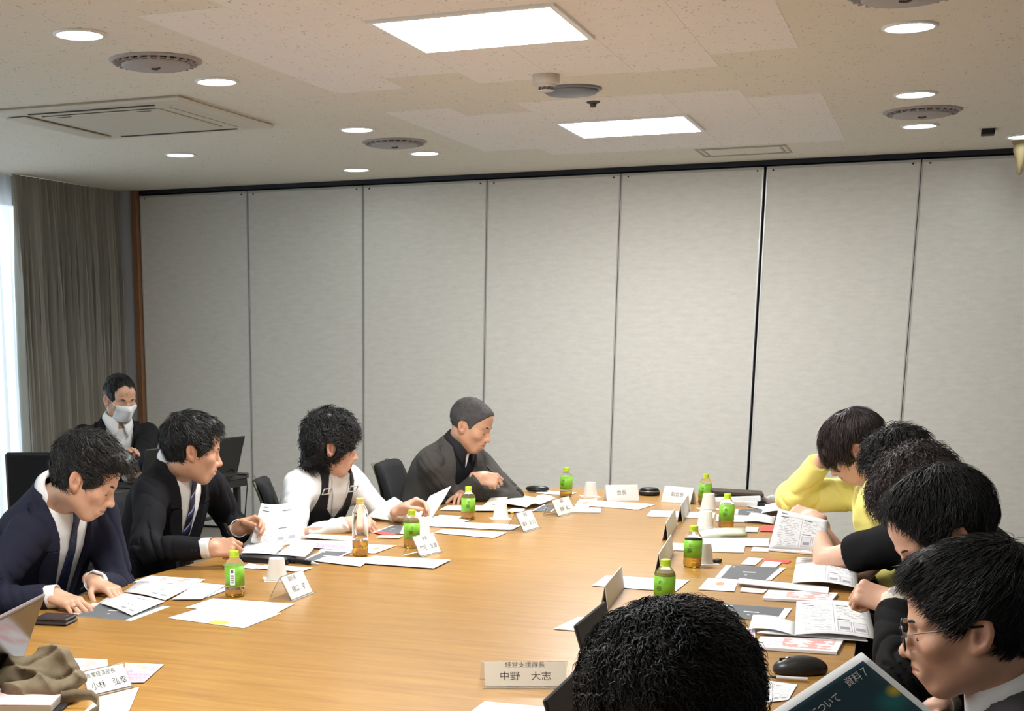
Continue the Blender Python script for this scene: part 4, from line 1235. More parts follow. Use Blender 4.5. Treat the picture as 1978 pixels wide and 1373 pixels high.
# --- person in white long sleeves and black dungarees
hc = dict(top=.040, side=.030, back=.030, mat=HAIRK, hairline=.085, temple=.062, over_ear=False, nape=-.115, rise=.50, seed=3.0, clump=.009, cscale=75,
          extra=[((0, -.085, -.075), (.055, .035, .055)), ((.045, -.060, -.085), (.022, .030, .045))],
          flow=crown_flow(fwd=.35), locks=[L_(per=2600, seg=8, length=.075, width=.0019, lift=.30, seed=5, curl=.95, jitter=.5, gravity=.25, fringe=False), L_(per=500, seg=8, length=.10, width=.0016, lift=.1, seed=6, curl=.6, gravity=.9, pick=lambda V: (V[:, 2] < -.03) & (V[:, 1] < -.02))])
BUILT['C'] = build_person(dict(label='person with curly black hair in white sleeves and black dungarees, reading', head=ad(641, 861, 6.15), look=(26, 10, 0), hs=1.04, skin=SKIN3,
    neck=ad(640, 896, 6.22), pelvis=(2.20, -3.98, .46), face=-22, shw=.155, shz=(-.01, -.01), hair=hc,
    R=((2.35, -4.35, .70), az(674, 1010, .742), V3(.9, .42, -.02), (.25, -.5, .85), 'pinch'),
    L=((2.52, -3.70, .66), az(775, 984, .77), V3(.85, .2, .38), (-.2, .5, .85), 'pinch'),
    cloth=dict(shirt=dict(collar=False, cuffs=False, sleeves=(.070, .050, .036), tcut=.97, sfold=.012, fold=.004, grow=.010, neckcut=.068, mat=M_tee, name='long_sleeve_top'), dungaree=dict(mat=M_denimk)), trouser_mat=M_denimk))
s = BUILT['C']
def necklace(s):
    pts = []
    f = lambda p: s.torso(p, .014, top=1.2)
    for t in np.linspace(-1, 1, 25):
        x = .058 * t; zf = .985 - .36 * (1 - abs(t) ** 1.7)
        pts.append(front_pt(s, f, x, zf) + s.T[1] * .003)
    nk = MB().tube(pts, .0022, 5).build('necklace', mat('buckle_silver'), s.body, world=True)
    P = front_pt(s, f, 0, .60) + s.T[1] * .006
    MB().lathe([(.0001, -.012), (.006, -.008), (.007, 0), (.004, .008), (.0001, .011)], 12, M=Matrix.Translation(P)).build('pendant', mat('buckle_silver'), nk, world=True)
necklace(s)
# --- man with cropped hair in the grey jacket
hd = dict(top=.0038, scalp=True, mat=mat_hair('hair_cropped', (.27, .26, .26), .8), hairline=.118, temple=.108, seed=4.0, clump=.0004, flow=crown_flow(fwd=.4), rise=.42, nape=-.075,
          locks=[L_(per=1800, seg=2, length=.006, width=.0009, lift=1.2, seed=7)])
BUILT['D'] = build_person(dict(label='man with cropped hair in a grey jacket over a dark shirt, holding a pen', head=ad(908, 820, 7.0), look=(-2, 20, 0), hs=1.10, skin=SKIN2, face_opt=dict(jaw=1.10),
    neck=ad(884, 860, 7.06), pelvis=(2.46, -2.96, .47), face=-22, big=1.06, shw=.185, shf=(.03, .03), hair=hd,
    R=(az(832, 955, .73), az(926, 922, .83), V3(.92, .25, -.15), (.1, -.75, .6), 'pen'),
    L=(az(968, 942, .76), az(900, 950, .75), V3(.1, -.9, -.1), (0, 0, 1), 'rest'),
    cloth=dict(shirt=dict(mat=mat('shirt_ink', (.09, .095, .125), .8), cuffs=False), jacket=suit('jacket_greybrown', apex=.05, open=.05, vtop=.085, fold=.011, tcut=1.0, sleeves=(.069, .057, .043)))))
s = BUILT['D']
P0 = [front_pt(s, lambda p: s.torso(p, .006, top=1.2), x, z) + s.T[1] * .003 for x, z in ((-.012, .99), (.012, .99), (.0015, .88), (-.0015, .88))]
MB().add(P0 + [p - s.T[1] * .004 for p in P0], [(0, 1, 2, 3), (7, 6, 5, 4), (0, 3, 7, 4), (1, 5, 6, 2)]).build('undershirt', M_shirt, s.body, world=True)
# --- masked man at the side desk
he = dict(top=.018, side=.010, back=.012, mat=HAIRK, hairline=.092, temple=.066, seed=5.0, clump=.003, flow=crown_flow(fwd=.6), locks=[L_(per=1200, seg=5, length=.03, width=.0016, lift=.04, seed=8, pick=lambda V: V[:, 2] > .05)])
BUILT['E'] = build_person(dict(label='masked man in a black suit with a lanyard at the side desk', head=ad(232, 770, 7.8), look=(-32, 14, 0), hs=1.02,
    neck=ad(226, 815, 7.86), pelvis=(.50, -2.86, .52), face=-42, shw=.188, hair=he, h=.0048, foot=-.05,
    R=((.55, -3.35, .75), (.93, -3.33, .79), V3(.75, -.25, .1), (0, 0, 1), 'rest'),
    L=((.95, -2.75, .75), ad(247, 898, 7.50), V3(.30, -.25, .90), (-.70, .3, .4), 'pinch'),
    cloth=dict(shirt=dict(), jacket=suit('suit_black', apex=.20, vtop=.082, fold=.005))))
s = BUILT['E']
def face_mask(s):
    n, m_ = 13, 17; P = np.zeros((n, m_, 3))
    for i in range(n):
        z = -.012 - .098 * i / (n - 1)
        for j in range(m_):
            x = (j / (m_ - 1) * 2 - 1) * (.062 - .010 * (i / (n - 1)) ** 2)
            ys = np.linspace(.16, -.02, 120); q = np.stack([np.full(120, x), ys, np.full(120, z)], -1)
            v = head_vol(q, {}); k = np.argmax(v < .004) if (v < .004).any() else 119
            P[i, j] = (x, ys[k] + .004, z)
    for _ in range(6):       # stretch the cloth over nose and chin
        Q = P.copy(); Q[1:-1, :, 1] = np.maximum(P[1:-1, :, 1], (P[:-2, :, 1] + P[2:, :, 1]) / 2); Q[:, 1:-1, 1] = np.maximum(Q[:, 1:-1, 1], (Q[:, :-2, 1] + Q[:, 2:, 1]) / 2 - .0006); P = Q
    P[3:10:3, :, 1] += .0016
    W = np.array([[s.hw(P[i, j]) for j in range(m_)] for i in range(n)])
    o = MB().grid(W[::-1], .0016).build('face_mask', mat('mask_white', (.93, .93, .94), .85), s.body, smooth=True, world=True)
    for sg, j in ((-1, 0), (1, m_ - 1)):
        for i, ez in ((1, .020), (n - 2, -.034)):
            MB().tube([W[i, j], s.hw((sg * .074, .02, (P[i, j][2] + ez) / 2)), s.hw((sg * .0845, -.012, ez))], .0016, 5).build('ear_loop', mat('mask_white'), o, world=True)
face_mask(s)
f = lambda p: s.torso(p, .026, top=1.2)
MB().tube([front_pt(s, f, -.072 + .045 * t, .97 - .72 * t) + s.T[1] * .004 for t in np.linspace(0, 1, 12)], .0035, 5).build('lanyard', mat('lanyard_black', (.05, .05, .06), .6), s.body, world=True)
# --- right side: man in the yellow jacket
hf = dict(top=.026, side=.024, back=.024, mat=HAIRB, hairline=.075, temple=.058, nape=-.085, rise=.30, seed=6.0, clump=.0035, fringe=[((0, .082, .045), (.060, .026, .040))],
          flow=crown_flow(fwd=.35, down=.25), locks=[L_(per=3600, seg=7, length=.075, width=.0013, lift=.05, seed=9, gravity=.15, jitter=.14, fringe=True)])
BUILT['F'] = build_person(dict(label='man with brown bowl-cut hair in a yellow jacket resting his brow on a hand', head=ad(1650, 866, 5.6), look=(182, 38, 0), hs=1.10, skin=SKIN3,
    neck=(4.765, -3.80, .965), pelvis=(4.90, -3.77, .48), face=190, big=1.08, hair=hf, shf=(.06, .03),
    R=(ad(1556, 975, 5.95), ad(1583, 893, 5.72), V3(.30, .1, .95), (-.85, .2, .3), 'rest'),
    L=((4.95, -4.06, .68), (4.80, -3.92, .60), V3(-.95, .2, -.1), (0, 0, 1), 'rest'),
    cloth=dict(shirt=dict(mat=M_shirt, cuffs=False, collar=False), jacket=dict(mat=M_yellow, apex=.62, vtop=.072, fold=.010, lapel=False, tcut=1.0, grow=.026, sleeves=(.078, .068, .050)))))
# --- black t-shirt
hg = dict(top=.028, side=.020, back=.020, mat=HAIRK, hairline=.108, nape=-.095, seed=7.0, clump=.006, flow=crown_flow(fwd=.45), locks=[L_(per=2400, seg=7, length=.065, width=.0015, lift=.22, seed=10, curl=.55, jitter=.35)])
BUILT['G'] = build_person(dict(label='person with wavy black hair in a black t-shirt holding up a page', head=ad(1740, 908, 4.85), look=(184, 42, 0), hs=1.08, skin=SKIN3,
    neck=(4.93, -4.55, .96), pelvis=(5.17, -4.53, .48), face=182, hair=hg, shf=(.06, .11), trouser_mat=MATS['tee_black'],
    R=((4.75, -4.35, .78), (4.56, -4.30, .83), V3(-.8, -.2, .2), (.0, .2, 1), 'pinch'),
    L=(ad(1648, 1062, 4.90), ad(1572, 1000, 5.16), V3(-.75, .35, .15), (.1, -.5, .8), 'pinch'),
    cloth=dict(shirt=dict(collar=False, cuffs=False, sleeves=(.078, .066, .05), short=.66, fold=.004, grow=.014, mat=MATS['tee_black'], name='t_shirt'))))
# --- curly brown hair
hh = dict(top=.034, side=.030, back=.026, mat=HAIRB, hairline=.080, temple=.055, nape=-.10, seed=8.0, clump=.008, cscale=80, over_ear=True, flow=crown_flow(fwd=.5), extra=[((.02, .075, .055), (.05, .032, .05))],
          locks=[L_(per=2600, seg=8, length=.085, width=.0015, lift=.25, seed=11, curl=.8, gravity=.35, jitter=.4)])
BUILT['H0'] = build_person(dict(label='person with tousled brown hair bent over the table beside the black t-shirt', head=ad(1778, 962, 4.10), look=(182, 44, 0), hs=1.06,
    neck=(5.06, -5.33, .955), pelvis=(5.27, -5.31, .48), face=182, hair=hh, trouser_mat=MATS['tee_black'],
    R=((5.15, -5.03, .70), (5.0, -5.23, .62), V3(-.95, -.2, -.1), (0, 0, 1), 'rest'), L=((5.15, -5.59, .70), (5.0, -5.41, .62), V3(-.95, .2, -.1), (0, 0, 1), 'rest'),
    cloth=dict(shirt=dict(collar=False, cuffs=False, sleeves=(.076, .064, .048), fold=.004, grow=.014, mat=MATS['tee_black'], name='sweater'))))
# --- big black hair, watch
hi_ = dict(top=.032, side=.020, back=.026, mat=HAIRK, hairline=.138, temple=.084, nape=-.095, seed=9.0, clump=.005, flow=crown_flow(fwd=.2, side=-.15), h=.004,
           locks=[L_(per=6500, seg=8, length=.075, width=.0011, lift=.03, seed=12, curl=.25, jitter=.18, cap=1.06)])
BUILT['H'] = build_person(dict(label='man with thick black hair and a wristwatch looking down at his papers', head=ad(1818, 1030, 3.4), look=(200, 35, 0), hs=1.10, skin=SKIN3, h=.0038,
    neck=(5.10, -6.10, .94), pelvis=(5.30, -6.07, .48), face=184, hair=hi_, trouser_mat=MATS['trouser_navy'],
    R=((5.15, -5.80, .70), (5.02, -6.02, .60), V3(-.8, -.4, -.1), (0, .2, 1), 'rest'),
    L=((5.16, -6.50, .72), ad(1726, 1166, 3.40), V3(-.85, .10, .25), (.1, -.55, .8), 'fist'),
    cloth=dict(shirt=dict(mat=mat('cuff_cream', (.86, .83, .76), .8)), jacket=suit('tee_black', apex=.55, fold=.010, lapel=False, tcut=.90, sleeves=(.076, .062, .048)))))
# --- man with glasses
hj = dict(top=.026, side=.014, back=.016, mat=HAIRK, hairline=.108, temple=.074, nape=-.070, rise=.55, seed=10.0, clump=.0035, flow=crown_flow(fwd=.55), h=.0038, extra=[((0, .050, .105), (.055, .042, .028))],
          locks=[L_(per=9000, seg=5, length=.042, width=.0009, lift=.12, seed=13, jitter=.16)])
BUILT['I'] = build_person(dict(label='man in glasses and a grey suit reading a dark printed booklet', head=ad(1880, 1204, 2.32), look=(181, 11, 0), hs=1.02, h=.0034, skin=SKIN1,
    neck=ad(1960, 1328, 2.34), pelvis=(5.30, -7.22, .50), face=176, hair=hj,
    R=((5.0, -6.95, .72), (4.93, -7.02, .80), V3(-.75, -.2, .25), (.1, .2, 1), 'pinch'),
    L=((5.06, -7.55, .72), (4.86, -7.52, .80), V3(-.8, .2, .25), (.1, -.3, .9), 'pinch'),
    cloth=dict(shirt=dict(cz=.0), jacket=suit('suit_grey', apex=.25, vtop=.085, fold=.006, h=.005))))
def glasses(s):
    metal = mat('glasses_metal', (.78, .76, .72), .25, metal=.9); dark = mat('glasses_dark', (.10, .10, .11), .3)
    lens = mat('glasses_lens', (.93, .93, .95), .02, trans=.96, ior=1.15)
    o = empty('glasses', s.hw((0, .10, -.002)))
    for sg in (-1, 1):
        c = V3(sg * .034, .1085, -.006); pts = []
        for a in np.linspace(0, 2 * math.pi, 29):
            rx, rz = .0245, .0195; x = c[0] + rx * math.copysign(abs(math.cos(a)) ** .85, math.cos(a)); z = c[2] + rz * math.copysign(abs(math.sin(a)) ** .85, math.sin(a))
            pts.append(s.hw((x, c[1] - .10 * (abs(x) - .034) ** 1 * .9, z)))
        MB().tube(pts, .0016, 6).build('rim', dark, o, world=True, smooth=True)
        MB().add(pts[:-1] + [p - s.HA[1] * .0015 for p in pts[:-1]], [tuple(range(28)), tuple(range(55, 27, -1))]).build('lens', lens, o, world=True)
        MB().tube([s.hw((sg * .0585, .1065, .004)), s.hw((sg * .0665, .098, .006)), s.hw((sg * .0745, .055, .008)), s.hw((sg * .0800, .004, .010))], .0013, 6).build('temple_arm', metal, o, world=True)
        MB().tube([s.hw((sg * .0800, .006, .010)), s.hw((sg * .0815, -.018, .010)), s.hw((sg * .080, -.038, -.012))], .0022, 6).build('temple_tip', dark, o, world=True)
        MB().box((-.003, -.002, -.004), (.003, .002, .004), M=Matrix.Translation(s.hw((sg * .0615, .104, .005)))).build('hinge', metal, o, world=True)
    MB().tube([s.hw((-.012, .109, .004)), s.hw((0, .113, .007)), s.hw((.012, .109, .004))], .0015, 6).build('bridge', dark, o, world=True)
    tag(o, 'dark-rimmed glasses with thin metal arms worn by the man in grey', 'glasses')
glasses(BUILT['I'])
# --- head in front
hk = dict(top=.026, side=.022, back=.024, mat=HAIRK, hairline=.100, nape=-.085, seed=11.0, clump=.005, cscale=95, h=.0036, flow=crown_flow(crown=(.0, -.05, .12), fwd=.15, side=.1),
          locks=[L_(per=11000, seg=9, length=.050, width=.0011, lift=.06, seed=14, curl=.85, jitter=.35, cap=1.07)])
BUILT['J'] = build_person(dict(label='man with wavy black hair seen from behind, bent over his laptop', head=ad(1297, 1386, 1.80), look=(158, 30, 0), hs=1.06, h=.004,
    neck=(4.75, -8.02, .93), pelvis=(5.00, -8.12, .46), face=165, hair=hk,
    R=((4.80, -7.75, .70), (4.50, -7.72, .755), V3(-.95, .0, -.1), (0, 0, 1), 'rest'), L=((4.72, -8.42, .70), (4.46, -8.16, .755), V3(-.9, .3, -.1), (0, 0, 1), 'rest'),
    cloth=dict(shirt=dict(), jacket=suit('suit_navy', apex=.25, fold=.006))))
# --- wristwatches and rings
def watch(s, n, dial, strap, label=None):
    E, W = s.el[n], s.wr[n]; u = unit(W - E); c = W + u * .006; A = s.hands[n][4]; zb = A[2]
    pts = []; sd = np.cross(u, zb)
    o = None
    for a in np.linspace(0, 2 * math.pi, 25): pts.append(c + .0315 * math.cos(a) * sd * 1.05 + .028 * math.sin(a) * unit(zb - u * (zb @ u)))
    o = MB().tube(pts, .0055, 6).build('wristwatch', strap, s.body, world=True)
    zz = unit(zb - u * (zb @ u))
    MB().lathe([(.0185, -.002), (.0195, .004), (.0175, .007), (.0001, .0075)], 24, M=Matrix.Translation(c + zz * .030) @ Vector((0, 0, 1)).rotation_difference(Vector(zz)).to_matrix().to_4x4()).build('dial', dial, o, smooth=True, world=True)
watch(BUILT['A'], 'L', mat('dial_white', (.9, .9, .9), .2), mat('watch_steel', (.7, .7, .7), .3, metal=.8))
watch(BUILT['H'], 'L', mat('dial_silver', (.8, .8, .8), .2, metal=.5), mat('watch_strap_dark', (.14, .09, .09), .5))
def ring(s, n, finger=2):
    c, r, fn, tips, A = s.hands[n]; w = s.wr[n]
    kn = [(.0295, .086), (.0095, .091), (-.0105, .087), (-.0285, .079)][finger]
    a = math.radians(POSES['rest'][0][finger][0]); d = rotx(V3(0, 1, 0), -a); p = V3(kn[0], kn[1], .001) + d * .022; up = np.cross(V3(1, 0, 0), d)
    pts = [w + (p + .0098 * (math.cos(t) * V3(1, 0, 0) + math.sin(t) * up)) @ A for t in np.linspace(0, 2 * math.pi, 15)]
    MB().tube(pts, .0016, 6).build('finger_ring', mat('ring_gold', (.85, .75, .5), .25, metal=.9), s.body, world=True)
ring(BUILT['A'], 'R')
# ================================================================== furniture
M_chair = mat('chair_black_cloth', (.085, .09, .10), .85, noise=.3, nscale=500, bump=.2, bscale=700)
M_olive = mat('chair_olive_band', (.40, .40, .31), .7); M_cplas = mat('chair_plastic', (.07, .07, .075), .45); M_cmet = mat('chair_metal', (.62, .62, .63), .3, metal=.8)
def make_chair():
    o = empty('office_chair')
    n, m_ = 9, 13; P = np.zeros((n, m_, 3))
    for i in range(n):
        for j in range(m_):
            t = j / (m_ - 1) * 2 - 1; v = i / (n - 1)
            w = .225 - .015 * v - .02 * max(0, v - .8) * 5 * abs(t) ** 6
            P[i, j] = (-.235 - .05 * v + .05 * t * t + .03 * math.sin(v * math.pi), t * w, .54 + .345 * v - .02 * (abs(t) ** 8) * (v > .5))
    MB().grid(P, .035).build('backrest', M_chair, o, smooth=True)
    for sg in (-1, 1):
        B = np.array([[P[i, m_ - 1 if sg > 0 else 0] + V3(-.008 + .012 * k, sg * (.004 + .004 * (k == 1)) - sg * .03 * (1 - k), 0) for k in (0, 1)] for i in range(n)])
        pts = [P[i, (m_ - 3) if sg > 0 else 2] + V3(-.030, 0, .0) for i in range(n)]
        Q = np.array([[p + V3(-.010, d, 0) for d in (-.022, .022)] for p in pts])
        MB().grid(Q, .006).build('back_band', M_olive, o, smooth=True)
        MB().tube([(-.05, sg * .24, .45), (-.05, sg * .27, .52), (-.04, sg * .275, .635)], .016, 8).build('arm_post', M_cplas, o, smooth=True)
        MB().box((-.15, sg * .275 - .035, .635), (.09, sg * .275 + .035, .662), bev=.011).build('armrest', M_cplas, o)
    sv = MB(); sv.box((-.24, -.235, .425), (.22, .235, .485), bev=.028); sv.build('seat', M_chair, o)
    MB().tube([(-.20, 0, .42), (-.29, 0, .46), (-.295, 0, .66)], .022, 8).build('back_stem', M_cplas, o, smooth=True)
    MB().lathe([(.028, .10), (.028, .28), (.019, .281), (.019, .425)], 16).build('gas_lift', M_cmet, o, smooth=False)
    for k in range(5):
        a = 2 * math.pi * k / 5
        MB().tube([(0, 0, .10), (.15 * math.cos(a), .15 * math.sin(a), .095), (.27 * math.cos(a), .27 * math.sin(a), .065)], [.026, .022, .014], 8).build('base_leg', M_cplas, o, smooth=True)
        MB().lathe([(.0001, -.018), (.028, -.016), (.030, 0), (.028, .016), (.0001, .018)], 14, M=Matrix.Translation((.27 * math.cos(a), .27 * math.sin(a), .031)) @ Matrix.Rotation(a, 4, 'Z') @ Matrix.Rotation(math.pi / 2, 4, 'X')).build('caster', M_cplas, o, smooth=True)
    return o
chair0 = make_chair()
def place_chair(x, y, deg, label, first=[True]):
    o = chair0 if first[0] else copy_tree(chair0); first[0] = False
    o.location = (x, y, 0); o.rotation_euler = (0, 0, math.radians(deg))
    return tag(o, label, 'chair', 'black office chairs')
CH = {'A': 'under the man in the navy suit', 'B': 'under the man with the striped tie', 'C': 'with olive bands behind the person in dungarees', 'D': 'with an olive band behind the man in the grey jacket',
      'E': 'at the side desk under the masked man', 'F': 'under the man in yellow', 'G': 'under the person in the black t-shirt', 'H0': 'under the person with tousled brown hair', 'H': 'with armrest beside the navy trousers', 'I': 'under the man in glasses', 'J': 'under the man bent over his laptop'}
for kk, txt in CH.items():
    s = BUILT[kk]; f = s.T[1]; a = math.degrees(math.atan2(f[1], f[0])); ln = {'C': .14, 'D': .10, 'B': .0}.get(kk, .02); a = {'C': 26, 'D': 6}.get(kk, a)
    place_chair(s.P[0] + math.cos(math.radians(a)) * ln, s.P[1] + math.sin(math.radians(a)) * ln, a, 'black office chair ' + txt)

# tall black panel screen beside the curtain
o = empty('black_display', tuple(ad(108, 1020, 6.3)[:2]) + (0,), math.radians(-64))
MB().box((-.02, -.21, .60), (.02, .21, 1.025), bev=.010).build('panel', mat('display_black', (.075, .08, .095), .5), o)
MB().box((.021, -.195, .615), (.023, .195, 1.01)).build('screen', mat('display_screen', (.06, .065, .08), .35), o)
MB().box((-.035, -.03, .02), (-.005, .03, .70), bev=.004).build('stand_post', M_cplas, o)
MB().box((-.16, -.2, .0), (.12, .2, .02), bev=.006).build('base_plate', M_cplas, o)
tag(o, 'blank black upright panel in front of the sheer curtain', 'display')

# side desk with two laptops
M_desk = mat('desk_dark', (.22, .21, .205), .5); M_dleg = mat('desk_leg', (.10, .10, .105), .4); M_lap = mat('laptop_dark', (.155, .165, .175), .5); M_screen = mat('screen_black', (.04, .045, .05), .15)
ZD = .735
pr = az(481, 913, ZD); pl = az(372, 929, ZD); dd = unit(pl - pr); nn = V3(-dd[1], dd[0], 0); nn = nn if nn @ (V3(.7, -3.0, 0) - pr) > 0 else -nn
desk = empty('side_desk', tuple(pr[:2]) + (0,), math.atan2(dd[1], dd[0])); sgn = 1 if (dd[0] * nn[1] - dd[1] * nn[0]) > 0 else -1
def dbox(x0, x1, y0, y1, z0, z1, nm, m_, par=desk, bev=.003):
    a, b_ = sorted((y0 * sgn, y1 * sgn)); return MB().box((x0, a, z0), (x1, b_, z1), bev=bev).build(nm, m_, par)
dbox(0, 1.3, 0, .48, ZD - .03, ZD, 'desk_top', M_desk)
dbox(.01, 1.29, .01, .02, ZD - .075, ZD - .03, 'apron', M_dleg)
for x in (.03, 1.25):
    dbox(x, x + .035, .04, .075, 0.03, ZD - .03, 'leg', M_dleg); dbox(x, x + .035, .41, .445, 0.03, ZD - .03, 'leg', M_dleg); dbox(x, x + .035, .0, .48, 0, .03, 'foot_bar', M_dleg)
MB().tube([(.06, .06 * sgn, .42), (.45, .24 * sgn, ZD - .03)], .010, 8).build('brace', M_dleg, desk); MB().tube([(1.23, .06 * sgn, .42), (.85, .24 * sgn, ZD - .03)], .010, 8).build('brace', M_dleg, desk)
MB().tube([(.05, .26 * sgn, .45), (1.26, .26 * sgn, .45)], .012, 8).build('cross_bar', M_dleg, desk)
tag(desk, 'black folding side desk with laptops behind the left row', 'desk')
def laptop(label, hinge0, hinge1, back, ang, h=.215, col=None, zt=None, sticker=None, scr=None, depth=.22):
    """hinge0-hinge1: hinge line; back: unit vector from the hinge toward the keyboard's far side (user side); lid opened by ang from the base"""
    hinge0 = np.asarray(hinge0, float); hinge1 = np.asarray(hinge1, float); col = col or M_lap
    o = empty('laptop', hinge0); u = unit(hinge1 - hinge0); w = np.linalg.norm(hinge1 - hinge0); b = unit(np.asarray(back) - u * (np.asarray(back) @ u)); up = V3(0, 0, 1)
    if np.cross(u, b)[2] < 0: hinge0, u = hinge1, -u
    def slab(org, e1, e2, n_, l1, l2, t, nm, m_, par, bev=.003):
        Mx = Matrix.Identity(4)
        for i in range(3): Mx[i][0], Mx[i][1], Mx[i][2], Mx[i][3] = e1[i], e2[i], n_[i], org[i]
        return MB().box((0, 0, 0), (l1, l2, t), M=Mx, bev=bev).build(nm, m_, par, world=True)
    base = slab(hinge0, u, b, up, w, depth, .014, 'base', col, o)
    slab(hinge0 + u * .02 + b * .03 + up * .0142, u, b, up, w - .04, depth * .5, .0012, 'keyboard', mat('key_black', (.05, .05, .055), .6), o, 0)
    slab(hinge0 + u * (w / 2 - .05) + b * (depth * .66) + up * .0142, u, b, up, .10, depth * .28, .0008, 'touchpad', mat('touchpad_dark', (.12, .12, .13), .4), o, 0)
    a = math.radians(ang); e = b * math.cos(a) + up * math.sin(a); n_ = np.cross(u, e)
    lo = hinge0 + up * .014
    lid = slab(lo - n_ * .008, u, e, n_, w, h, .008, 'lid', col, o)
    slab(lo + u * .008 + e * .012 , u, e, n_, w - .016, h - .022, .0008, 'screen', scr or M_screen, o, 0)
    if sticker:
        side, sx, sy, sw, sh, m_ = sticker
        org = lo + u * sx + e * sy + (n_ * .0008 if side == 'in' else -n_ * .0086)
        slab(org, u, e, n_, sw, sh, .0006, 'sticker', m_, o, 0)
    return tag(o, label, 'laptop')
M_stick = mat('sticker_white', (.85, .85, .83), .6)
ur = V3(-dd[0], -dd[1], 0)
def on_desk(u, v): return az(u, v, ZD + .001)
h1 = on_desk(459, 918); laptop('dark laptop with a white sticker at the right end of the side desk', h1 - ur * .33, h1, nn, 106, h=.225, sticker=('out', .012, .20, .045, .018, M_stick))
h2 = h1 - ur * .52; laptop('dark laptop in front of the masked man', h2 - ur * .34, h2, nn, 104, h=.205, sticker=('out', .25, .07, .018, .006, M_stick))
c_ = MB().tube([h1 + nn * .1 + V3(0, 0, .006), h1 - nn * .055 + ur * .01 + V3(0, 0, .004), h1 - nn * .075 - ur * .01 + V3(0, 0, -.06), h1 - nn * .06 - ur * .03 + V3(0, 0, -.3), h1 - nn * .02 - ur * .01 + V3(0, 0, -.55), h1 + nn * .05 + ur * .05 + V3(0, 0, -.725)], .004, 6).build('cable', mat('cable_black', (.05, .05, .05), .5), smooth=True)
tag(c_, 'thin black cable hanging from the side desk laptop', 'cable')
o = MB().box((-.035, -.02, 0), (.035, .02, .022), M=Matrix.Translation(h1 - ur * .40 + nn * .01) @ Matrix.Rotation(.3, 4, 'Z'), bev=.004).build('adapter', mat('adapter_white', (.8, .8, .78), .5)); tag(o, 'small white adapter between the laptops on the side desk', 'adapter')

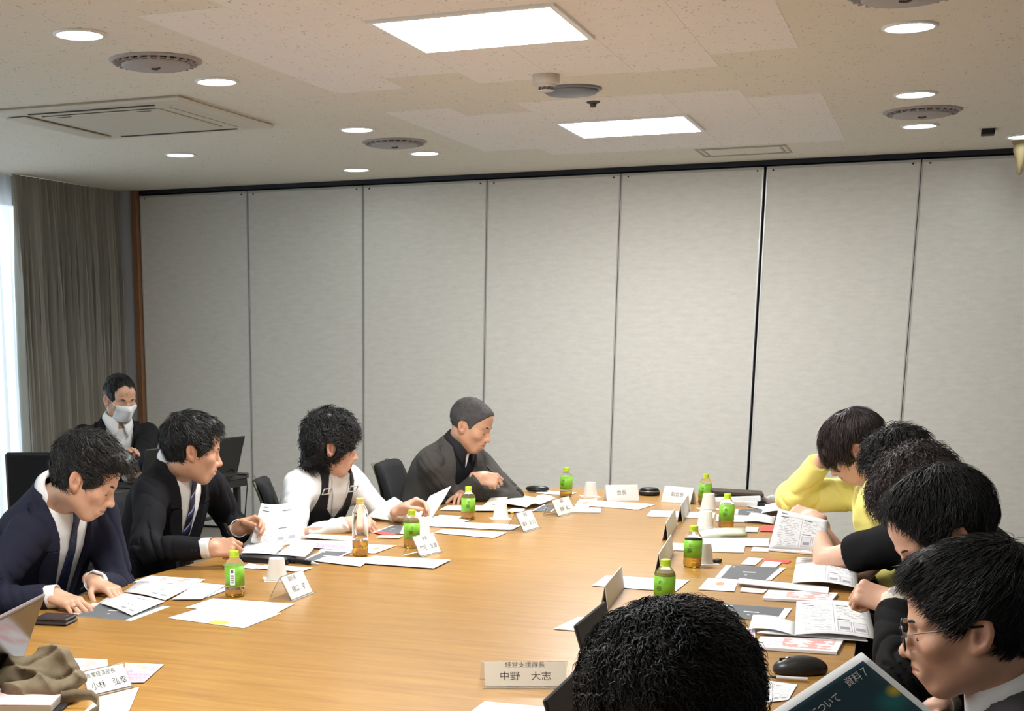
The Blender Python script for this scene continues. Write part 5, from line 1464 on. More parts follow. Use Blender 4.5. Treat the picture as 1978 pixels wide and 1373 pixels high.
# ================================================================== printed matter
def mat_print(name, kind, seed=0.0, base=(.93, .935, .94)):
    N = NT(name); b = N.b; b.inputs['Roughness'].default_value = .7; b.inputs['Specular IOR Level'].default_value = .25
    uv = N.n('TexCoord').outputs['UV']; sp = N.n('SeparateXYZ'); N.l(uv, sp.inputs[0]); U, Vv = sp.outputs[0], sp.outputs[1]
    m_ = N.math
    def rng(x, a, c): return m_('MULTIPLY', m_('GREATER_THAN', x, a), m_('LESS_THAN', x, c))
    def box(u0, u1, v0, v1): return m_('MULTIPLY', rng(U, u0, u1), rng(Vv, v0, v1))
    def lines(n, fill=.34, words=26, thr=.50, sd=0.0):
        k = m_('MULTIPLY', Vv, n); fr = m_('FRACT', k); fl = m_('FLOOR', k)
        cx = N.n('CombineXYZ'); N.l(m_('MULTIPLY', U, words), cx.inputs[0]); N.l(m_('MULTIPLY', fl, 7.31), cx.inputs[1]); cx.inputs[2].default_value = seed + sd
        nz = N.n('TexNoise'); nz.inputs['Scale'].default_value = 1.0; nz.inputs['Detail'].default_value = 2; N.l(cx.outputs[0], nz.inputs['Vector'])
        return m_('MULTIPLY', rng(fr, .5 - fill / 2, .5 + fill / 2), m_('GREATER_THAN', nz.outputs['Fac'], thr))
    W = s2l(base); INK = s2l((.30, .31, .33)); BLK = s2l((.16, .17, .19))
    col = W
    def put(mask, c_, f=1.0):
        nonlocal col
        col = N.mix(m_('MULTIPLY', mask, f), col, c_)
    if kind == 'text':
        put(m_('MULTIPLY', lines(22), box(.12, .88, .10, .84)), INK, .55); put(m_('MULTIPLY', lines(11, .5, 14, .44, 3.), box(.3, .7, .88, .95)), INK, .7)
    elif kind == 'agenda':
        put(m_('MULTIPLY', lines(16, .4, 18, .55), box(.15, .85, .15, .90)), s2l((.55, .57, .62)), .8)
    elif kind == 'boxes':
        put(m_('MULTIPLY', lines(24, .34, 14), box(.08, .46, .10, .80)), INK, .6); put(m_('MULTIPLY', lines(24, .34, 14, .5, 5.), box(.54, .92, .45, .80)), INK, .6)
        put(box(.50, .505, .08, .92), INK); put(box(.08, .92, .845, .85), INK)
        for u0, v0 in ((.08, .81), (.54, .81), (.54, .40)): put(box(u0, u0 + .16, v0, v0 + .022), BLK)
        for u0, v0 in ((.54, .08), (.74, .08)):
            put(box(u0, u0 + .18, v0, v0 + .28), s2l((.55, .55, .57))); put(box(u0 + .008, u0 + .172, v0 + .008, v0 + .272), s2l((.88, .88, .90)))
            put(box(u0 + .03, u0 + .15, v0 + .05, v0 + .13), s2l((.62, .62, .65)))
        put(box(.08, .2, .90, .93), BLK, .8)
    elif kind == 'cover':
        put(box(.10, .90, -.1, 1.1), s2l((.40, .415, .43))); put(box(.38, .60, .50, .56), s2l((.86, .86, .86))); put(box(.13, .17, .86, .93), s2l((.80, .80, .80))); put(box(.46, .50, .28, .33), s2l((.8, .8, .8)))
    elif kind == 'red':
        nz = N.n('TexNoise'); nz.inputs['Scale'].default_value = 5 ; mp = N.n('Mapping'); mp.inputs['Location'].default_value = (seed, seed, 0); N.l(uv, mp.inputs['Vector']); N.l(mp.outputs[0], nz.inputs['Vector'])
        put(m_('MULTIPLY', m_('GREATER_THAN', nz.outputs['Fac'], .49), box(.30, .92, .12, .88)), s2l((.91, .63, .61)), .9)
        put(m_('MULTIPLY', lines(9, .5, 16), box(.06, .28, .15, .85)), s2l((.75, .75, .80)), .8)
    elif kind == 'flyer':
        v = N.n('TexVoronoi'); v.inputs['Scale'].default_value = 7; mp = N.n('Mapping'); mp.inputs['Location'].default_value = (seed * 3, seed, 0); N.l(uv, mp.inputs['Vector']); N.l(mp.outputs[0], v.inputs['Vector'])
        hs_ = N.n('HueSaturation'); hs_.inputs['Saturation'].default_value = .8; hs_.inputs['Value'].default_value = .9; N.l(v.outputs['Color'], hs_.inputs['Color'])
        put(box(.04, .96, .05, .55), s2l((.88, .68, .76))); inner = N.mix(m_('MULTIPLY', box(.05, .95, .50, .93), .75), col, hs_.outputs[0]); col = inner
        put(m_('MULTIPLY', lines(14, .5, 16), box(.08, .92, .08, .46)), s2l((.60, .50, .62)), .8)
    elif kind == 'teal':
        put(box(.07, .93, .05, .95), s2l((.17, .28, .33)))
        g1 = N.n('VectorMath', operation='DISTANCE'); N.l(uv, g1.inputs[0]); g1.inputs[1].default_value = (.50, .84, 0)
        put(m_('MULTIPLY', m_('SUBTRACT', 1.0, m_('MINIMUM', m_('MULTIPLY', g1.outputs['Value'], 6.5), 1.0)), box(.07, .93, .05, .95)), s2l((.16, .52, .52)), .8)
        g2 = N.n('VectorMath', operation='DISTANCE'); N.l(uv, g2.inputs[0]); g2.inputs[1].default_value = (.43, .92, 0)
        put(m_('MULTIPLY', m_('SUBTRACT', 1.0, m_('MINIMUM', m_('MULTIPLY', g2.outputs['Value'], 14.), 1.0)), box(.07, .93, .05, .95)), s2l((.85, .75, .15)), .95)
    elif kind == 'orange':
        d = N.n('VectorMath', operation='DISTANCE'); N.l(uv, d.inputs[0]); d.inputs[1].default_value = (.5, .55, 0)
        put(m_('LESS_THAN', d.outputs['Value'], .14), s2l((.80, .60, .48))); put(m_('GREATER_THAN', m_('ADD', U, m_('MULTIPLY', Vv, -.6)), .75), s2l((.78, .83, .94)))
    elif kind == 'highlight':
        put(m_('MULTIPLY', lines(18, .4, 18, .5), box(.12, .88, .25, .92)), s2l((.55, .57, .62)), .8)
        d = N.n('VectorMath', operation='DISTANCE'); N.l(uv, d.inputs[0]); d.inputs[1].default_value = (.62, .12, 0); mp = m_('LESS_THAN', d.outputs['Value'], .12); put(mp, s2l((.82, .93, .25)), .95)
    if isinstance(col, tuple): b.inputs['Base Color'].default_value = (*col, 1)
    else: N.l(col, b.inputs['Base Color'])
    return N.M
PT = {k: mat_print('print_' + k, k) for k in ('text', 'agenda', 'boxes', 'cover', 'red', 'flyer', 'teal', 'orange', 'highlight')}
PT['blank'] = mat('paper_blank', (.93, .935, .94), .7, spec=.25); PT['dark'] = mat('paper_dark', (.36, .37, .385), .6); PT['redcard'] = mat('card_red', (.85, .32, .30), .6)
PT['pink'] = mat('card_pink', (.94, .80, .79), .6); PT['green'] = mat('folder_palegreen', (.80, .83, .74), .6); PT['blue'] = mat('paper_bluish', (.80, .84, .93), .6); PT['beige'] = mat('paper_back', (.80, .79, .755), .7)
ZST = [0]
def sheet(name, label, pts, kind, z=None, th=.0006, curl=0.0, bow=0.0, cat='paper', group='loose printed sheets', n=5):
    """flat or slightly bowed sheet lying on the table; pts: its four corners (near-left, far-left, far-right, near-right), as seen from the reader"""
    if z is None: ZST[0] += 1; z = .7008 + .00055 * (ZST[0] % 9)
    C = [az(u, v, z) for u, v in pts]; P = np.zeros((n, n, 3))
    for i in range(n):
        for j in range(n):
            a, b_ = j / (n - 1), i / (n - 1)
            p = (C[0] * (1 - a) + C[3] * a) * (1 - b_) + (C[1] * (1 - a) + C[2] * a) * b_
            P[i, j] = p + V3(0, 0, curl * b_ ** 3 + bow * math.sin(math.pi * a))
    org = P.mean((0, 1)); org[2] = z
    o = MB().grid(P - org, th).build(name, PT[kind], smooth=n > 2 and (curl or bow) != 0); o.location = org
    return tag(o, label, cat, group)
def zm(sx, ox, oy):
    return lambda *q: [(ox + x / sx, oy + y / sx) for x, y in q]
Z2 = zm(3.89, 0, 1020); Z3 = zm(3.922, 430, 760); Z4 = zm(3.922, 780, 740); Z5 = zm(5.651, 0, 1220); Z6 = zm(4.121, 420, 950); Z7 = zm(4.0386, 1260, 940); Z8 = zm(4.7, 440, 1000); Z9 = zm(4.9025, 1150, 880); ZA = zm(3.422, 1400, 1050)

# --- in front of the navy suit
sheet('cover_sheet', 'dark-covered sheet with white margins under the writing hand', Z2((520, 655), (700, 560), (1278, 588), (985, 695)), 'cover')
sheet('booklet_page', 'open booklet page of black boxes under the writing hand', Z2((740, 560), (860, 480), (1240, 548), (990, 655)), 'boxes', z=.706, bow=.004)
sheet('booklet_page', 'open booklet page with a framed drawing beyond the writing hand', Z2((930, 478), (1040, 398), (1500, 412), (1240, 540)), 'boxes', z=.7065, bow=.005)
sheet('chart_sheet', 'sheet with a pale red chart behind the open booklet of the navy suit', Z2((1000, 405), (1130, 355), (1540, 383), (1500, 408)), 'red', z=.704)
sheet('text_sheet', 'text sheet between the open booklet and the green tea bottle with a barcode', Z2((1290, 533), (1500, 408), (1698, 428), (1515, 532)), 'text', z=.7055)
sheet('bluish_sheet', 'bluish sheet sticking out beside the green tea bottle with a barcode', Z2((1510, 533), (1560, 490), (1702, 440), (1690, 470)), 'blue', z=.703)
sheet('agenda_sheet', 'white agenda sheet with a yellow-green highlighter mark', [(324, 1193), (398, 1171), (543, 1184), (471, 1213)], 'highlight')
sheet('agenda_sheet', 'white agenda sheet partly under the highlighted one', [(358, 1173), (412, 1155), (569, 1166), (520, 1190)], 'agenda')
o = empty('wallet', az(110, 1203, .70), math.radians(10))
MB().box((-.055, -.045, .001), (.05, .045, .010), bev=.004).build('back_cover', mat('wallet_leather', (.17, .13, .14), .45, bump=.2, bscale=400), o)
MB().box((-.05, -.041, .010), (.044, .041, .015)).build('card_stack', mat('wallet_inner', (.30, .27, .27), .6), o)
MB().box((-.055, -.045, .015), (.05, .045, .022), bev=.003).build('front_cover', MATS['wallet_leather'], o)
MB().lathe([(.005, 0), (.005, .002), (.0001, .003)], 12, c=(.035, .0, .022)).build('snap', M_cmet, o)
tag(o, 'dark leather wallet lying by the grey laptop lid', 'wallet')
# --- around the striped tie
sheet('booklet_page', 'lower left page of the booklet being leafed through', Z8((90, 320), (185, 232), (520, 240), (430, 332)), 'boxes', z=.722, bow=.003)
sheet('booklet_page', 'curling right pages of the booklet being leafed through', Z8((430, 332), (620, 222), (822, 245), (702, 352)), 'text', z=.722, curl=.012)
o = empty('closed_laptop', az(500, 1080, .70)); q = [az(u, v, .70) - az(500, 1080, .70) for u, v in ((448, 1084), (472, 1068), (572, 1074), (556, 1091))]
MB().prism([(p[0], p[1]) for p in q], .0008, .011).build('base', M_lap, o); MB().prism([(p[0] * .98, p[1] * .98) for p in q], .0115, .019).build('lid', mat('laptop_lid_black', (.09, .09, .10), .4), o)
tag(o, 'closed black laptop under the leafed booklet', 'laptop')
for i, (pp, lb) in enumerate((([(430, 1092), (444, 1083), (466, 1087), (453, 1096)], 'white name card behind the bottle with a barcode'), ([(467, 1096), (480, 1088), (505, 1091), (492, 1098)], 'white name card left of the upturned paper cup'), ([(492, 1097), (512, 1090), (604, 1096), (582, 1104)], 'white slip lying behind the upturned paper cup'))):
    sheet('name_card', lb, pp, 'blank', group='small white cards', cat='card')
sheet('chart_sheet', 'pale red chart sheet beside the white sleeve', Z6((668, 360), (740, 333), (1085, 352), (1078, 388)), 'red', z=.7075)
sheet('flyer', 'coloured flyer under the pale red chart by the tall bottle', Z6((700, 440), (720, 385), (1080, 390), (1070, 465)), 'flyer', z=.706)
sheet('bluish_sheet', 'bluish printed sheet peeking out under the coloured flyer', Z6((800, 478), (820, 455), (1075, 452), (1062, 485)), 'blue', z=.704)
sheet('map_sheet', 'white sheet with an orange spot right of the tall bottle', Z6((1180, 485), (1200, 415), (1424, 425), (1255, 488)), 'orange', z=.7035)
sheet('cover_sheet', 'dark cover sheet near the black marker pen', Z6((640, 555), (835, 468), (1065, 478), (930, 540)), 'cover', z=.7045)
sheet('agenda_sheet', 'long white agenda sheet below the tall bottle', Z6((770, 548), (880, 508), (1235, 525), (1140, 592)), 'agenda', z=.7052)
sheet('agenda_sheet', 'long white agenda sheet in front of the tilted name stand', Z6((1080, 560), (1245, 508), (1858, 540), (1722, 606)), 'agenda', z=.7058)
o = MB().tube([az(556, 1081, .712), az(602, 1087, .709)], [.0095, .0085], 12).build('marker_pen', mat('marker_black', (.08, .085, .10), .4), smooth=False); MB().tube([az(602, 1087, .709), az(616, 1090, .705)], [.0075, .003], 10).build('pen_tip', mat('marker_grip', (.75, .75, .72), .5), o); MB().tube([az(556, 1081, .712), az(570, 1083, .711)], [.0102, .0102], 12).build('pen_cap', mat('marker_blue', (.12, .14, .2), .4), o)
tag(o, 'thick black marker pen lying by the closed laptop', 'pen')
o = empty('phone', az(660, 1020, .70), math.radians(60)); MB().box((-.075, -.036, .0005), (.075, .036, .009), bev=.003).build('case', M_cplas, o); MB().box((-.07, -.032, .009), (.07, .032, .0096)).build('screen', M_screen, o)
tag(o, 'black smartphone lying by the white sleeve', 'phone')
sheet('cover_sheet', 'dark cover sheet between the small bottle and the raised booklet', Z6((1228, 322), (1400, 262), (1490, 268), (1480, 332)), 'cover', z=.7035)
sheet('red_card', 'red card at the foot of the tall bottle', Z6((1245, 322), (1300, 312), (1425, 335), (1365, 352)), 'redcard', cat='card', group='small cards')
sheet('name_card', 'white business card beside the red card', Z6((1262, 362), (1300, 345), (1480, 345), (1450, 366)), 'blank', cat='card', group='small white cards')
sheet('agenda_sheet', 'white agenda sheet between the two tilted name stands', Z4((232, 1132), (300, 1102), (782, 1130), (682, 1172)), 'agenda', z=.7035)
sheet('agenda_sheet', 'white agenda sheet running under the third name stand', Z4((120, 1078), (260, 1042), (888, 1073), (820, 1112)), 'agenda', z=.7042)
sheet('text_sheet', 'text sheet in front of the raised booklet by the second bottle', Z4((150, 1060), (230, 1005), (500, 1035), (380, 1075)), 'text', z=.7052)
sheet('text_sheet', 'pale sheet left of the third bottle', Z4((220, 1030), (270, 995), (440, 1008), (400, 1035)), 'text', z=.7058)
# --- around the grey jacket
sheet('booklet_page', 'white booklet under the grey sleeve', Z4((275, 955), (330, 925), (600, 925), (560, 962)), 'text', z=.708, th=.004)
sheet('folded_page', 'curled page standing up behind the upturned paper cup', Z4((540, 965), (690, 868), (812, 868), (690, 965)), 'beige', z=.709, curl=.03, n=8)
sheet('booklet_page', 'open booklet pages in front of the cropped-hair man', Z4((640, 920), (800, 862), (1010, 870), (930, 940)), 'text', z=.710, bow=.010, n=8)
sheet('booklet_page', 'curving white booklet page left of the fourth name stand', Z4((930, 940), (1010, 850), (1150, 870), (1030, 920)), 'text', z=.712, bow=.012, n=8)
sheet('cover_sheet', 'dark cover sheet behind the fourth name stand', Z4((965, 967), (1060, 918), (1180, 930), (1120, 972)), 'cover', z=.7035)
sheet('text_sheet', 'white sheet right of the fourth name stand', Z4((1220, 975), (1260, 940), (1498, 942), (1490, 980)), 'text', z=.7030)
sheet('photo_sheet', 'sheet with a grey photograph beside the fourth name stand', Z4((1280, 950), (1330, 880), (1475, 872), (1400, 940)), 'orange', z=.7045)
sheet('text_sheet', 'pale sheet under the fourth bottle', Z4((990, 832), (1060, 812), (1312, 828), (1250, 848)), 'text', z=.7030)
sheet('name_card', 'white card beside the upturned paper cup of the grey jacket', Z4((780, 965), (830, 945), (918, 950), (905, 977)), 'blank', cat='card', group='small white cards')
o = MB().tube([az(979, 990, .706), az(1018, 989, .706)], [.005, .004], 8).build('pen', mat('pen_navy', (.10, .11, .20), .4)); MB().tube([az(986, 990, .706), az(992, 990, .706)], [.0056, .0056], 8).build('gold_ring', mat('pen_gold', (.9, .75, .3), .3, metal=.8), o); tag(o, 'dark blue pen with a gold band by the third name stand', 'pen')
o = empty('glasses_case', az(1038, 950, .70), math.radians(12)); MB().lathe([(.0001, .002), (.035, .004), (.047, .012), (.047, .018)], 24).build('lower_shell', mat('case_darkgreen', (.09, .11, .10), .3), o, smooth=True); MB().lathe([(.047, .018), (.044, .026), (.028, .033), (.0001, .035)], 24).build('upper_shell', MATS['case_darkgreen'], o, smooth=True)
for ch in o.children: ch.scale = (1.35, .7, 1)
tag(o, 'glossy dark green oval case at the far table edge', 'case')
# --- far end
sheet('agenda_sheet', 'white agenda sheet in front of the chairman stand', [(1136, 977), (1152, 966), (1266, 974), (1233, 984)], 'agenda', z=.7025)
sheet('agenda_sheet', 'white agenda sheet in front of the deputy chairman stand', [(1248, 997), (1258, 985), (1382, 990), (1378, 1001)], 'agenda', z=.7025)
o = empty('round_tin', az(1254, 956, .70)); MB().lathe([(.052, .0), (.054, .004), (.054, .020)], 32).build('lower_ring', M_black, o, smooth=True); MB().lathe([(.0545, .020), (.0545, .025)], 32).build('silver_band', M_cmet, o, smooth=True); MB().lathe([(.052, .025), (.045, .036), (.03, .040), (.0001, .041)], 32).build('dome_top', mat('tin_black', (.10, .10, .12), .35), o, smooth=True)
tag(o, 'round black tin with a silver band behind the chairman stand', 'tin')
o = empty('document_bag', az(1420, 974, .70), math.radians(10)); Mbag = mat('bag_black', (.12, .12, .13), .6)
MB().box((-.16, -.08, .001), (.15, .09, .018), bev=.005).build('folder', Mbag, o); MB().box((-.14, -.07, .018), (.12, .08, .045), M=Matrix.Rotation(-.06, 4, 'Y'), bev=.004).build('paper_stack', PT['blank'], o); MB().box((-.12, -.05, .05), (.13, .10, .066), M=Matrix.Rotation(.04, 4, 'Y'), bev=.004).build('tablet_case', mat('case_brown', (.25, .20, .16), .5), o)
MB().box((-.13, -.085, .02), (.10, -.078, .058), M=Matrix.Rotation(.35, 4, 'X')).build('printed_front', PT['text'], o)
tag(o, 'black document bag stuffed with papers at the far right table corner', 'bag')
def lump(name, label, cat, parts, m_, seed, h=.004, amp=.004, k=.015):
    G = Groups()
    for a, b_, r0, r1 in parts:
        a, b_ = np.asarray(a, float), np.asarray(b_, float); G.add((a + b_) / 2, np.linalg.norm(a - b_) / 2 + max(r0, r1) + .02, lambda p, a=a, b_=b_, r0=r0, r1=r1: capsule(p, a, b_, r0, r1), k)
    f = lambda p: smax(G(p) - amp * wob(p, 60, seed) - amp * .6 * wob(p, 130, seed + 1), .7012 - p[:, 2], .002)
    lo, hi = G.bounds(.03); V, Q = surfnet(f, lo, hi, h, 1); org = V.mean(0); org[2] = .7012
    o = link(name, np_mesh(name, V - org, Q), m_); o.location = org
    return tag(o, label, cat)
p0 = az(1500, 968, .72)
lump('plastic_bag', 'crumpled clear plastic wrap beside the document bag', 'bag', [(p0 + V3(-.10, 0, .0), p0 + V3(.12, .03, .0), .022, .026), (p0 + V3(-.02, .0, .015), p0 + V3(.1, -.02, .01), .018, .014)], mat('plastic_clear', (.80, .80, .80), .25, alpha=.75), 2.0)
# --- right hand side of the table
sheet('agenda_sheet', 'white sheet beside the two upturned cups at the far right', Z7((495, 270), (505, 213), (960, 232), (945, 280)), 'text', z=.7030)
sheet('cover_sheet', 'dark cover sheet in front of the document bag', Z7((640, 215), (650, 175), (880, 172), (900, 222)), 'cover', z=.7040)
sheet('folded_page', 'crumpled white pages before the yellow jacket', Z7((850, 205), (880, 140), (1260, 150), (1180, 225)), 'boxes', z=.712, bow=.018, n=8)
sheet('yellow_envelope', 'pale yellow envelope beside the document bag', Z7((740, 150), (760, 128), (905, 140), (870, 180)), 'orange', z=.7042)
sheet('text_sheet', 'white sheet leaning before the dark cover at the far right', Z7((715, 270), (770, 200), (960, 240), (945, 290)), 'text', z=.7060, bow=.006)
sheet('red_card', 'orange-red leaflet under the raised page', Z7((840, 345), (860, 300), (950, 300), (945, 348)), 'redcard', z=.7035, cat='card', group='small cards')
sheet('agenda_sheet', 'long white sheet under the pale green folder', Z7((345, 458), (365, 392), (915, 405), (905, 465)), 'text', z=.7036)
sheet('agenda_sheet', 'white agenda sheet behind the tea bottle nearest its own cup', Z7((92, 492), (128, 436), (725, 462), (710, 513)), 'agenda', z=.7028)
o = sheet('folder', 'rolled pale green folder across the white sheets', Z7((352, 390), (372, 340), (720, 320), (738, 368)), 'green', z=.712, th=.012, bow=.006, cat='folder', group='folders', n=8)
sheet('pink_sheet', 'pink sheet edge left of the raised page', Z7((768, 502), (785, 468), (908, 474), (906, 505)), 'pink', z=.7030)
sheet('white_card', 'folded white card above the pale green folder', Z7((720, 350), (735, 310), (830, 315), (820, 352)), 'blank', cat='card', group='small white cards', z=.7048)
sheet('booklet', 'pink-charted booklet under the raised page', Z7((905, 485), (960, 455), (1390, 490), (1415, 532)), 'red', z=.7080, th=.006)
sheet('name_card', 'white business card by the dark cover sheets', Z7((690, 602), (750, 550), (862, 560), (800, 612)), 'blank', cat='card', group='small white cards', z=.7030)
sheet('red_card', 'red-topped card beside the business cards', Z7((865, 580), (880, 556), (1085, 574), (1060, 596)), 'redcard', cat='card', group='small cards', z=.7025)
sheet('name_card', 'white business card half over the red-topped card', Z7((843, 622), (880, 578), (1012, 590), (962, 627)), 'blank', cat='card', group='small white cards', z=.7035)
sheet('cover_sheet', 'dark cover sheet with white margins by the business cards', Z7((490, 708), (575, 610), (1042, 632), (925, 730)), 'cover', z=.7030)
sheet('map_sheet', 'white sheet with an orange spot and blue corner before the dark cover', Z7((357, 800), (437, 710), (672, 722), (640, 815)), 'orange', z=.7030)
sheet('pink_card', 'pink printed card under the first long booklet', Z7((683, 816), (700, 783), (900, 800), (862, 832)), 'pink', cat='card', group='small cards', z=.7028)
sheet('booklet', 'red-charted booklet under the first opened booklet', Z7((862, 866), (905, 803), (1450, 828), (1396, 892)), 'red', z=.7095, th=.008)
sheet('booklet_page', 'folded long pages of the first opened booklet', Z7((655, 745), (680, 712), (1380, 780), (1372, 828)), 'text', z=.7135, th=.003)
sheet('booklet_page', 'text page of the first opened booklet lying toward the table edge', Z7((1092, 748), (1128, 546), (1600, 625), (1602, 792)), 'boxes', z=.7185, bow=.012, n=8)
o = MB().tube([az(1352, 1164, .706), az(1397, 1163, .706)], [.0045, .004], 8).build('pen', M_cplas); MB().tube([az(1352, 1164, .7065), az(1362, 1164, .7065)], [.005, .005], 8).build('pen_clip', M_cmet, o); tag(o, 'slim black pen above the second dark cover sheet', 'pen')
o = MB().box((-.012, -.022, 0), (.012, .022, .012), M=Matrix.Translation(az(1384, 1086, .7008)) @ Matrix.Rotation(-.3, 4, 'Z'), bev=.002).build('eraser', mat('eraser_dark', (.22, .22, .22), .6)); tag(o, 'small dark eraser beyond the business cards', 'eraser')
sheet('cover_sheet', 'dark cover sheet under the slim black pen', Z7((468, 1000), (545, 912), (1088, 950), (1010, 1060)), 'cover', z=.7030)
sheet('flyer', 'coloured flyer under the second opened booklet', Z7((625, 1205), (560, 1085), (800, 1105), (805, 1212)), 'flyer', z=.7034)
sheet('booklet', 'red-charted booklet under the second opened booklet', Z7((800, 1247), (845, 1165), (1492, 1192), (1440, 1287)), 'red', z=.7095, th=.008)
sheet('booklet_page', 'blank left page of the second opened booklet', Z7((755, 1102), (785, 998), (1128, 1060), (1120, 1162)), 'blank', z=.7150, bow=.008, n=8)
sheet('booklet_page', 'text page of the second opened booklet reaching past the table edge', Z7((1110, 1152), (1125, 895), (1682, 920), (1748, 1190)), 'boxes', z=.7190, bow=.010, n=8)
sheet('text_sheet', 'thin pages under the second opened booklet', Z7((815, 1134), (1000, 1090), (1640, 1150), (1680, 1202)), 'text', z=.7130, th=.002)
sheet('text_sheet', 'text page behind the curly head by the mouse', ZA((180, 1060), (185, 890), (480, 930), (420, 1030)), 'boxes', z=.7030)
sheet('folded_page', 'small folded white paper left of the mouse', ZA((140, 840), (150, 775), (248, 792), (215, 832)), 'blank', z=.7030, curl=.012, n=6)
sheet('agenda_sheet', 'white agenda sheet behind the acrylic stand seen edge-on', [(1143, 1131), (1171, 1111), (1332, 1120), (1305, 1142)], 'agenda', z=.7030)
sheet('agenda_sheet', 'white sheet half behind the open laptop screen', [(1069, 1214), (1117, 1191), (1200, 1195), (1165, 1222)], 'agenda', z=.7030)
sheet('agenda_sheet', 'white text sheet before the acrylic name stand', [(893, 1387), (936, 1354), (1085, 1368), (1060, 1410)], 'agenda', z=.7030)
# --- near left corner
sheet('chart_sheet', 'sheet with a red chart behind the near name stand', [(84, 1296), (103, 1270), (207, 1273), (210, 1300)], 'red', z=.7030)
sheet('flyer', 'coloured flyer right of the near name stand', Z5((1330, 555), (1370, 338), (1788, 355), (1570, 550)), 'flyer', z=.7035)
sheet('agenda_sheet', 'white sheet below the near name stand', Z5((860, 930), (1080, 712), (1518, 604), (1380, 930)), 'agenda', z=.7030)

# ================================================================== bottles, cups, name stands
M_pet = mat('pet_clear', (.97, .98, .97), .03, trans=.95, ior=1.12); M_tea = mat('green_tea', (.86, .64, .14), .05, trans=.85, ior=1.33); M_cap = mat('cap_yellowgreen', (.74, .86, .20), .45); M_capy = mat('cap_yellow', (.92, .80, .42), .45)
def mat_label():
    N = NT('label_green'); tc = N.n('TexCoord'); nz = N.n('TexNoise'); nz.inputs['Scale'].default_value = 45; N.l(tc.outputs['Object'], nz.inputs['Vector'])
    N.l(N.mix(nz.outputs['Fac'], s2l((.36, .66, .12)), s2l((.62, .84, .26))), N.b.inputs['Base Color']); N.b.inputs['Roughness'].default_value = .4; return N.M
M_label = mat_label(); M_ink = mat('ink_dark', (.07, .11, .06), .6); M_inkg = mat('ink_grey', (.33, .33, .34), .6); M_card = mat('card_white', (.93, .93, .92), .7)
def text_mesh(txt, size, extrude=0.0):
    cu = bpy.data.curves.new('text', 'FONT'); cu.body = txt; cu.size = size; cu.align_x = 'CENTER'; cu.align_y = 'CENTER'; cu.extrude = extrude
    ob = bpy.data.objects.new('text', cu); COL.objects.link(ob); bpy.context.view_layer.update()
    dg = bpy.context.evaluated_depsgraph_get(); me = bpy.data.meshes.new_from_object(ob.evaluated_get(dg)); bpy.data.objects.remove(ob); return me
TXT = {}
def text_parts(txt, size):
    if (txt, size) not in TXT: TXT[(txt, size)] = text_mesh(txt, size)
    return TXT[(txt, size)]
def bottle(p, label, level=.118, face=-60, barcode=False, has_cap=True):
    o = empty('tea_bottle', p, math.radians(face))
    prof = [(.0001, .0010), (.026, .0010), (.031, .005), (.0325, .012), (.0325, .030), (.0318, .034), (.0325, .038), (.0325, .100), (.0315, .106), (.029, .112), (.022, .122), (.0150, .130), (.0135, .134), (.0135, .142)]
    MB().lathe(prof, 28).build('body', M_pet, o, smooth=True)
    tp = [(max(.0001, r - .0012), max(z, .0022)) for r, z in prof if z < level] + [(np.interp(level, [z for _, z in prof], [r for r, _ in prof]) - .0012, level), (.0001, level)]
    MB().lathe(tp, 28).build('tea', M_tea, o, smooth=False)
    MB().lathe([(.0329, .037), (.0329, .101)], 32).build('label', M_label, o, smooth=True).data
    if has_cap:
        MB().lathe([(.0162, .131), (.0162, .134), (.0150, .135), (.0155, .136), (.0155, .150), (.0140, .152), (.0001, .152)], 24).build('cap', M_cap, o, smooth=False)
    lab = [c for c in o.children if c.name.startswith('label')][0]
    if barcode:
        MB().grid(np.array([[(.0334 * math.cos(a), .0334 * math.sin(a), z) for a in np.linspace(-.25, .25, 5)] for z in (.042, .096)])).build('barcode_patch', M_card, lab)
        for i in range(9):
            z0 = .046 + i * .0035; MB().grid(np.array([[(.0337 * math.cos(a), .0337 * math.sin(a), z) for a in np.linspace(-.16, .16, 4)] for z in (z0, z0 + .0012 + .0008 * (i % 2))])).build('barcode_bar', M_inkg, lab)
        MB().grid(np.array([[(.0337 * math.cos(a), .0337 * math.sin(a), z) for a in np.linspace(-.14, .10, 4)] for z in (.082, .092)])).build('code_square', M_inkg, lab)
    else:
        for txt, z, sz, da in (('お', .083, .015, .12), ('茶', .062, .021, .0)):
            src = text_parts(txt, sz); me = src.copy(); 
            for v in me.vertices:
                a = v.co.x / .0329 + da; zz = v.co.y + z; v.co = (.0335 * math.cos(a), .0335 * math.sin(a), zz)
            link('label_text', me, M_ink, lab)
    return tag(o, label, 'bottle', 'small green tea bottles')
bottle(az(454, 1151, .70), 'green tea bottle showing its barcode, before the upturned paper cup', level=.026, face=-75, barcode=True)
bottle(az(795, 1057, .70), 'green tea bottle behind the second tilted name stand', level=.112, face=-75)
bottle(az(904, 1003, .70), 'green tea bottle in front of the grey jacket', level=.112, face=-75)
bottle(az(1093, 958, .70), 'green tea bottle at the far end by the lone upturned cup', level=.03, face=-110)
bottle(az(1361, 974, .70), 'green tea bottle beside the deputy chairman stand', level=.035, face=-110)
bottle(az(1402, 1020, .70), 'green tea bottle behind the pale green folder', level=.06, face=-95)
bottle(az(1337, 1094, .70), 'green tea bottle standing alone before the business cards', level=.101, face=-105)
bottle(az(1282, 1172, .70), 'green tea bottle half hidden by the curly head', level=.112, face=-110)
